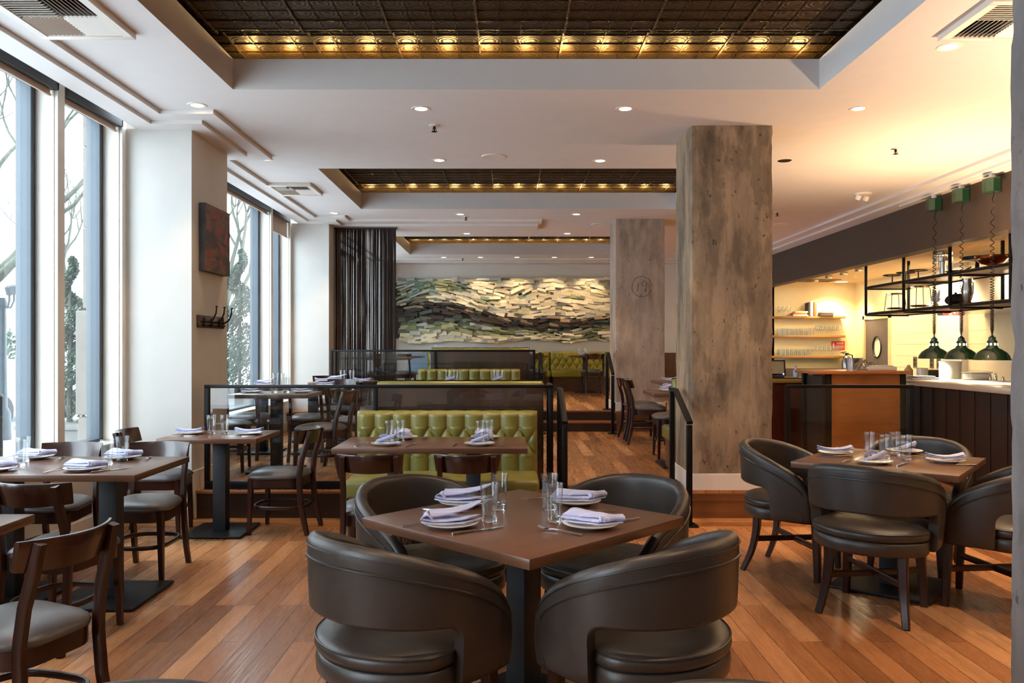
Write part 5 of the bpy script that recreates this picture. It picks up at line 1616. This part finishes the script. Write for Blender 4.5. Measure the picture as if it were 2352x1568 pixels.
BK = [(5.78, 16.1, 2.065, .30, .2, .03, 'book2', 'flat pale book at bottom of left pile'), (5.77, 16.1, 2.096, .28, .19, .035, 'book3', 'flat orange book second in left pile'), (5.80, 16.1, 2.132, .26, .18, .03, 'book2', 'flat cream book third in left pile'),
      (6.30, 16.1, 2.065, .26, .2, .04, 'book1', 'flat dark book at bottom of right pile'), (6.31, 16.1, 2.106, .24, .19, .028, 'book1', 'flat black book on the right pile'), (6.29, 16.1, 2.135, .22, .17, .024, 'book2', 'flat pale book topping the right pile')]
for x, y, z, lx, ly, lz, mt, lab in BK:
    b = MB(); b.box(-lx / 2, lx / 2, -ly / 2, ly / 2, 0, lz, b=0.003); o = b.build('book', M[mt], None, 30); o.location = (x, y, z); tag(o, lab + ', top bar shelf', 'book', 'books on the top shelf')
for x, wd, h, mt, lab in ((5.955, .035, .27, 'book1', 'upright dark book'), (6.005, .055, .29, 'white', 'upright thick white book'), (6.07, .03, .28, 'book3', 'upright narrow orange book'), (6.105, .02, .26, 'book2', 'upright cream book beside the orange one')):
    b = MB(); b.box(-wd / 2, wd / 2, -0.1, 0.1, 0, h, b=0.003); o = b.build('book', M[mt], None, 30); o.location = (x, 16.12, 2.065); tag(o, lab + ', top bar shelf', 'book', 'books on the top shelf')
b = MB(); b.lathe([(0.03, 0), (0.05, 0.02), (0.045, 0.04), (0.01, 0.06)], 14); o = b.build('small_bowl', M['china'], None); o.location = (6.28, 16.1, 2.16); tag(o, 'little white bowl on top of the right book pile', 'bowl')
# little grey track heads on the kitchen ceiling
for k, (x, y) in enumerate(((5.76, 15.2), (5.74, 14.5), (5.72, 13.8), (5.70, 13.15))):
    b = MB(); b.cbox(-0.05, 0.05, -0.05, 0.05, -0.06, 0.0, 0.008); o = b.build('ceiling_sensor', M['steel'], None); o.location = (x, y, 2.74); tag(o, 'small grey box on the kitchen ceiling, number %s from the shelves' % ('one', 'two', 'three', 'four')[k], 'ceiling fitting', 'grey boxes on kitchen ceiling')
b = MB(); b.box(-0.3, 0.3, -0.3, 0.3, -0.012, 0.0, b=0.003)
for i in range(8): b.box(-0.26, 0.26, -0.25 + i * 0.065, -0.24 + i * 0.065, -0.016, -0.012)
o = b.build('kitchen_vent', M['outlet'], None, 30); o.location = (6.0, 15.6, 2.74); tag(o, 'flat grille on the kitchen ceiling above the shelves', 'vent')

# hanging pot rack
X0, X1 = 5.35, 5.99
UY = [12.1, 10.94, 9.79, 8.6, 7.4]
t = empty('hanging_shelf_rack', (5.67, 9.7, 2.74), 0, 'black steel hanging rack with two wooden shelves over the kitchen counter', 'rack')
def L(x): return x - 5.67
for y in UY:
    for x in (X0, X1):
        b = MB(); b.box(L(x) - .016, L(x) + .016, y - 9.7 - .016, y - 9.7 + .016, 1.93 - 2.74, 0.0, b=0.002); b.build('upright', M['black'], t, 30)
for z, q in ((2.36, 'shelf'), (1.965, 'shelf')):
    b = MB(); b.box(L(X0) + .02, L(X1) - .02, 7.0 - 9.7, 12.08 - 9.7, z - 2.74 - .03, z - 2.74, b=0.003); b.build('shelf', M['rackwood'], t, 30)
    b = MB()
    for x in (X0, X1): b.box(L(x) - .012, L(x) + .012, 7.0 - 9.7, 12.1 - 9.7, z - 2.74 - .045, z - 2.74 - .015)
    for y in UY: b.box(L(X0), L(X1), y - 9.7 - .012, y - 9.7 + .012, z - 2.74 - .055, z - 2.74 - .031)
    b.build('frame_bars', M['black'], t, 0)
b = MB(); b.tube([(L(X0), 7.0 - 9.7, -0.01), (L(X0), 2.4, -0.01)], 0.006, 6); b.build('top_bar', M['black'], t)
ZU, ZL = 2.36, 1.965
def item(mb, name, mat, x, y, z, label, cat, smooth=50, rz=0):
    o = mb.build(name, mat, None, smooth, (x, y, z), (0, 0, rz)); tag(o, label, cat); return o
# upper shelf
for k, (y, q) in enumerate(((11.75, 'left'), (11.35, 'middle'), (11.0, 'right'))):
    b = MB(); b.lathe([(0.06, 0), (0.05, 0.008), (0.01, 0.02), (0.008, 0.11), (0.012, 0.13)], 14); b.tube([(0.12 * math.cos(a * PI / 12), 0.12 * math.sin(a * PI / 12), 0.135) for a in range(24)], 0.008, 6, closed=True)
    for a in (0, 120, 240): b.tube([(0, 0, 0.128), (0.12 * math.cos(R(a)), 0.12 * math.sin(R(a)), 0.133)], 0.005, 5)
    item(b, 'cake_stand', M['iron'], 5.58, y, ZU, 'wire ring stand on upper hanging shelf, %s one of three' % q, 'stand')['group'] = 'wire ring stands'
b = MB()
for z in (0.0, 0.09, 0.18): b.lathe([(0.10, z + .10), (0.115, z + .105), (0.115, z + .15), (0.11, z + .15), (0.11, z + .11)], 22, cap1=False) if z else b.lathe([(0.12, 0), (0.10, 0.02), (0.04, 0.03), (0.04, 0.19)], 20)
for a in range(10): b.tube([(0.113 * math.cos(a * PI / 5), 0.113 * math.sin(a * PI / 5), 0.14), (0.113 * math.cos(a * PI / 5), 0.113 * math.sin(a * PI / 5), 0.30)], 0.005, 5)
item(b, 'tiered_stand', M['steel'], 5.62, 10.45, ZU, 'shiny tiered pastry stand on upper hanging shelf', 'stand')
b = MB(); b.lathe([(0.09, 0), (0.14, 0.035), (0.15, 0.04), (0.09, 0.012), (0.0, 0.01)], 24, cap1=False); b.tube([(0, -0.14, 0.03), (0, -0.28, 0.06)], 0.01, 6); item(b, 'frying_pan', M['iron'], 5.62, 10.1, ZU, 'flat dark pan on upper hanging shelf right of the tiered stand', 'pan')
def bowl(r, h, mat, x, y, z, label, foot=0.03):
    b = MB(); b.lathe([(r * .45, 0), (r * .4, foot * .6), (r * .25, foot), (r * .7, foot + h * .25), (r * .95, foot + h * .65), (r, foot + h), (r * 1.06, foot + h + .004), (r * .98, foot + h - .004), (r * .9, foot + h * .6), (r * .6, foot + h * .28), (0.0, foot + h * .12)], 28, cap1=False)
    for s in (-1, 1): b.tube([(s * r * .95, -0.02, foot + h * .8), (s * r * 1.18, -0.02, foot + h * .85), (s * r * 1.18, 0.02, foot + h * .85), (s * r * .95, 0.02, foot + h * .8)], 0.006, 5)
    item(b, 'copper_bowl', mat, x, y, z, label, 'bowl')
bowl(.17, .11, M['copper'], 5.60, 9.35, ZU, 'large copper footed bowl on upper hanging shelf')
bowl(.12, .08, M['copper'], 5.62, 8.88, ZU, 'smaller copper bowl on upper hanging shelf')
bowl(.16, .13, M['copper'], 5.60, 8.22, ZU, 'copper bowl with handles at right end of upper hanging shelf')
b = MB(); b.lathe([(0.05, 0), (0.03, .02), (0.02, .12), (0.16, .14), (0.165, .18), (0.15, .18), (0.14, .15), (0, .145)], 24, cap1=False); item(b, 'footed_tray', M['iron'], 5.66, 9.75, ZU, 'dark footed tray on upper hanging shelf behind the post', 'tray')
# lower shelf
for k, (y, h, q) in enumerate(((11.7, .24, 'leftmost'), (11.0, .29, 'second'))):
    t = empty('wire_stand', (5.60, y, ZL), 0, 'tall square wire plate stand on lower hanging shelf, ' + q, 'stand', 'wire plate stands')
    b = MB()
    for sx in (-1, 1):
        for sy in (-1, 1): b.tube([(sx * .11, sy * .11, 0), (sx * .09, sy * .09, h)], 0.005, 5)
    b.build('wire_legs', M['iron'], t)
    b = MB(); b.lathe([(0.12, h), (0.13, h + .02), (0.12, h + .022), (0, h + .01)], 20, cap1=False); b.build('tray', M['steel'], t)
    b = MB(); b.lathe([(0.10, .03), (0.13, .05), (0.12, .055), (0, .04)], 20, cap1=False); b.build('tray', M['steel'], t)
t = empty('rooster_figurine', (5.58, 10.55, ZL), 0, 'white and red ceramic rooster on lower hanging shelf', 'figurine')
b = MB(); b.ball((0, 0, .12), .055, 12, (1, 1.1, 1.1)); b.tube([(0, .02, .14), (0, .03, .19), (0, .03, .23)], [.04, .03, .025], 10); b.tube([(0, -.03, .14), (0, -.08, .18), (0, -.09, .22)], [.03, .02, .008], 8); b.build('body', M['china'], t)
b = MB(); b.ball((0, .035, .262), .022, 8, (.4, 1, 1.2)); b.ball((0, .055, .21), .012, 8); b.build('comb', M['red'], t)
b = MB(); b.lathe([(0.05, 0), (0.045, .02), (0.02, .06)], 14); b.build('base', simple('yellow_green_glaze', (176, 176, 90), 0.3), t)
b = MB(); b.ball((0, 0, .075), .075, 16, (1.05, 3.0, 1.0)); b.lathe([(0.012, .145), (0.02, .165), (0, .17)], 10, cap1=False); item(b, 'fish_poacher', M['iron'], 5.58, 10.08, ZL, 'long black oval pan on lower hanging shelf', 'pan')
t = empty('silver_pitcher', (5.50, 9.93 - .25, ZL), 0, 'shiny steel pitcher on lower hanging shelf beside the post', 'pitcher')
b = MB(); b.lathe([(0.05, 0), (0.055, .01), (0.04, .03), (0.062, .10), (0.07, .17), (0.05, .25), (0.058, .30), (0.055, .30), (0.046, .25)], 22, cap1=False); b.build('body', M['steel'], t)
b = MB(); b.tube([(0, -.055, .27), (0, -.12, .24), (0, -.12, .12), (0, -.06, .08)], 0.008, 7); b.build('handle', M['steel'], t)
t = empty('iron_rooster', (5.60, 8.88, ZL), 0, 'black cast iron rooster silhouette on lower hanging shelf', 'figurine')
b = MB(); b.ball((0, 0, .16), .075, 12, (.35, 1.2, .9)); b.tube([(0, .05, .18), (0, .085, .24), (0, .08, .29)], [.045, .03, .024], 9); b.tube([(0, .0, .10), (0, .0, .02)], [.03, .02], 8); b.cbox(-.04, .04, -.06, .06, 0, .015, .004); b.build('body', M['iron'], t)
b = MB()
for k in range(5): b.tube([(0, -.06, .18), (0, -.10 - .012 * k, .27 + .01 * k), (0, -.14 - .014 * k, .30 - .012 * k), (0, -.165 - .012 * k, .22 - .02 * k)], [.012, .012, .010, .005], 6)
b.build('tail', M['iron'], t)
b = MB(); b.cbox(-.01, .01, .05, .12, .29, .34, .008); b.build('comb', M['iron'], t)
b = MB(); b.lathe([(0.08, 0), (0.085, .01), (0.085, .20), (0.09, .205), (0.082, .205), (0.08, .01)], 22, cap1=False); b.tube([(0, .085, .17), (0, .13, .17), (0, .13, .04), (0, .085, .04)], 0.006, 6); item(b, 'steel_pot', M['steel'], 5.60, 8.35, ZL, 'tall steel pot on lower hanging shelf near the grey column', 'pot')
b = MB(); b.lathe([(0.09, 0), (0.05, .14), (0.02, .17), (0.02, .22)], 20); item(b, 'copper_funnel', M['copper'], 5.60, 8.1, ZL, 'copper cone beside the steel pot on lower hanging shelf', 'funnel')

# ================================================================== outside planting
def foliage(b, c, r, n, seed, sz=0.035, sc=(1, 1, 1)):
    q = random.Random(seed)
    for i in range(n):
        d = Vector((q.gauss(0, 1), q.gauss(0, 1), q.gauss(0, 1))).normalized() * (r * q.uniform(.75, 1.06))
        p = Vector(c) + Vector((d.x * sc[0], d.y * sc[1], d.z * sc[2]))
        a = Vector((q.gauss(0, 1), q.gauss(0, 1), q.gauss(0, 1))).normalized(); u = a.orthogonal().normalized(); s_ = sz * q.uniform(.6, 1.3)
        v_ = a.cross(u)
        b.add([tuple(p - u * s_), tuple(p + v_ * s_ * .45), tuple(p + u * s_), tuple(p - v_ * s_ * .45)], [(0, 1, 2, 3)])
def topiary(x, y, z0, h, label, seed):
    t = empty('spiral_topiary', (x, y, z0), 0, label, 'topiary', 'spiral topiaries in street planters')
    b = MB(); b.tube([(0, 0, 0), (0.01, 0, h * .5), (0, 0, h)], [.03, .025, .01], 8); b.build('trunk', M['bark'], t)
    b = MB(); turns = 3.2; n_ = 34
    for i in range(n_):
        u = i / (n_ - 1)
        r_ = h * (.17 * (1 - u) + .035); rad = h * (.10 * (1 - u) + .02)
        a = 2 * PI * turns * u
        foliage(b, (rad * math.cos(a), rad * math.sin(a), h * (.10 + .90 * u)), r_ * .62, 190, seed * 50 + i, .024 * h / 1.7)
    b.build('foliage', M['leaf'], t, 0)
topiary(-4.62, 8.45, 0.66, 1.70, 'dark spiral topiary outside the second narrow window', 1)
topiary(-4.55, 13.55, 0.55, 2.5, 'tall spiral topiary outside the window behind the painting', 2)
topiary(-4.75, 5.15, 0.55, 1.0, 'spindly shrub outside the leftmost window', 3)
for (x, y, l, q) in ((-4.62, 8.45, .34, 'outside the second narrow window'), (-4.55, 13.55, .4, 'outside the window beyond the painting'), (-4.75, 5.15, .5, 'outside the leftmost window')):
    t = empty('stone_planter', (x, y, -0.25), 0, 'square pale concrete planter ' + q, 'planter', 'street planters')
    b = MB(); b.cbox(-l, l, -l, l, 0, .86, .02); b.build('box', M['planter'], t); b = MB(); b.cbox(-l - .03, l + .03, -l - .03, l + .03, .86, .91, .012); b.build('rim', M['planter'], t)
def tree(x, y, h, label, seed):
    q = random.Random(seed)
    t = empty('bare_tree', (x, y, -0.25), 0, label, 'tree', 'bare street trees')
    b = MB()
    def grow(p, d, ln, r, lev):
        pts = [p]; dd = Vector(d)
        for i in range(5):
            dd = (dd + Vector((q.uniform(-.25, .25), q.uniform(-.25, .25), q.uniform(-.05, .2)))).normalized()
            pts.append(pts[-1] + dd * ln / 5)
        b.tube(pts, [r * (1 - .09 * i) for i in range(6)], 6)
        if lev < 4:
            for k in range(3 if lev else 4):
                nd = (dd + Vector((q.uniform(-.9, .9), q.uniform(-.9, .9), q.uniform(-.1, .6)))).normalized()
                grow(pts[-1 - (k % 2)], nd, ln * .68, r * .5, lev + 1)
    grow(Vector((0, 0, 0)), Vector((0, 0, 1)), h * .42, h * .022, 0)
    b.build('branches', M['bark'], t, 60)
    b = MB()
    for i in range(40):
        a = q.uniform(0, 2 * PI); rr_ = q.uniform(.2, h * .3); b.ball((rr_ * math.cos(a), rr_ * math.sin(a), q.uniform(h * .4, h * .9)), .02, 6)
    b.build('string_light_bulb', M['bulb'], t)
tree(-6.6, 9.8, 6.5, 'bare mossy street tree outside the second narrow window', 3)
tree(-11.5, 13.0, 7.5, 'bare street tree farther away outside the leftmost windows', 8)
tree(-14.5, 25.0, 7.0, 'bare street tree beyond the first ones', 5)
tree(-8.0, 22.0, 7.0, 'bare street tree far beyond the window behind the painting', 6)
t = empty('street_lamp', (-9.3, 14.75, -0.25), 0, 'grey ornate street lamp post seen through the leftmost window', 'street lamp')
b = MB(); b.lathe([(0.16, 0), (0.14, .5), (0.09, .6), (0.07, 2.4), (0.09, 2.5), (0.06, 2.6)], 14); b.build('pole', M['postgrey'], t)
for k in range(4):
    a = k * PI / 2
    b = MB(); b.tube([(0, 0, 2.45), (.16 * math.cos(a), .16 * math.sin(a), 2.42), (.22 * math.cos(a), .22 * math.sin(a), 2.55), (.22 * math.cos(a), .22 * math.sin(a), 2.66)], .02, 6); b.lathe([(0.05, 2.66), (0.08, 2.8), (0.04, 2.84)], 10, TR((.22 * math.cos(a), .22 * math.sin(a), 0))); b.build('lamp_arm', M['postgrey'], t)
b = MB(); b.lathe([(0.05, 0), (0.05, 1.05), (0.06, 1.06), (0.0, 1.12)], 12); o = b.build('bollard', M['iron'], None); o.location = (-6.6, 10.4, -0.25); tag(o, 'dark bollard on the pavement outside the leftmost window', 'bollard')
for k, (x, y, r_, lab) in enumerate(((-15.5, 20, 1.3, 'hazy green hedge across the street, nearer'), (-18, 26, 1.6, 'hazy green hedge across the street, farther'), (-12, 30, 1.5, 'hazy hedge far down the street'))):
    b = MB(); foliage(b, (0, 0, r_ * .8), r_, 2600, 70 + k, .11, (1.4, 1.6, .8)); o = b.build('hedge', M['leaf'], None, 0); o.location = (x, y, -0.25); tag(o, lab, 'hedge', 'hedges across the street')
t = empty('parked_car', (-11.5, 18.2, -0.25), R(90), 'pale car parked across the street beyond the leftmost window', 'car')
b = MB()
prof = [(-2.1, .35), (-2.1, .75), (-1.9, .85), (-1.1, .95), (-.6, 1.4), (.7, 1.42), (1.3, .98), (2.0, .85), (2.15, .6), (2.1, .35)]
b.rings([[(x, s * .85 * (0.86 if z > 1 else 1), z) for x, z in prof] for s in (-1, 1)]); b.build('body', M['facade'], t, 30)
for sx in (-1.3, 1.3):
    for sy in (-1, 1):
        b = MB(); b.lathe([(0.32, -.1), (0.34, -.08), (0.34, .08), (0.32, .1)], 18, TR((sx, sy * .8, .34), 0, R(90))); b.build('wheel', M['black'], t)
bpy.context.view_layer.update()
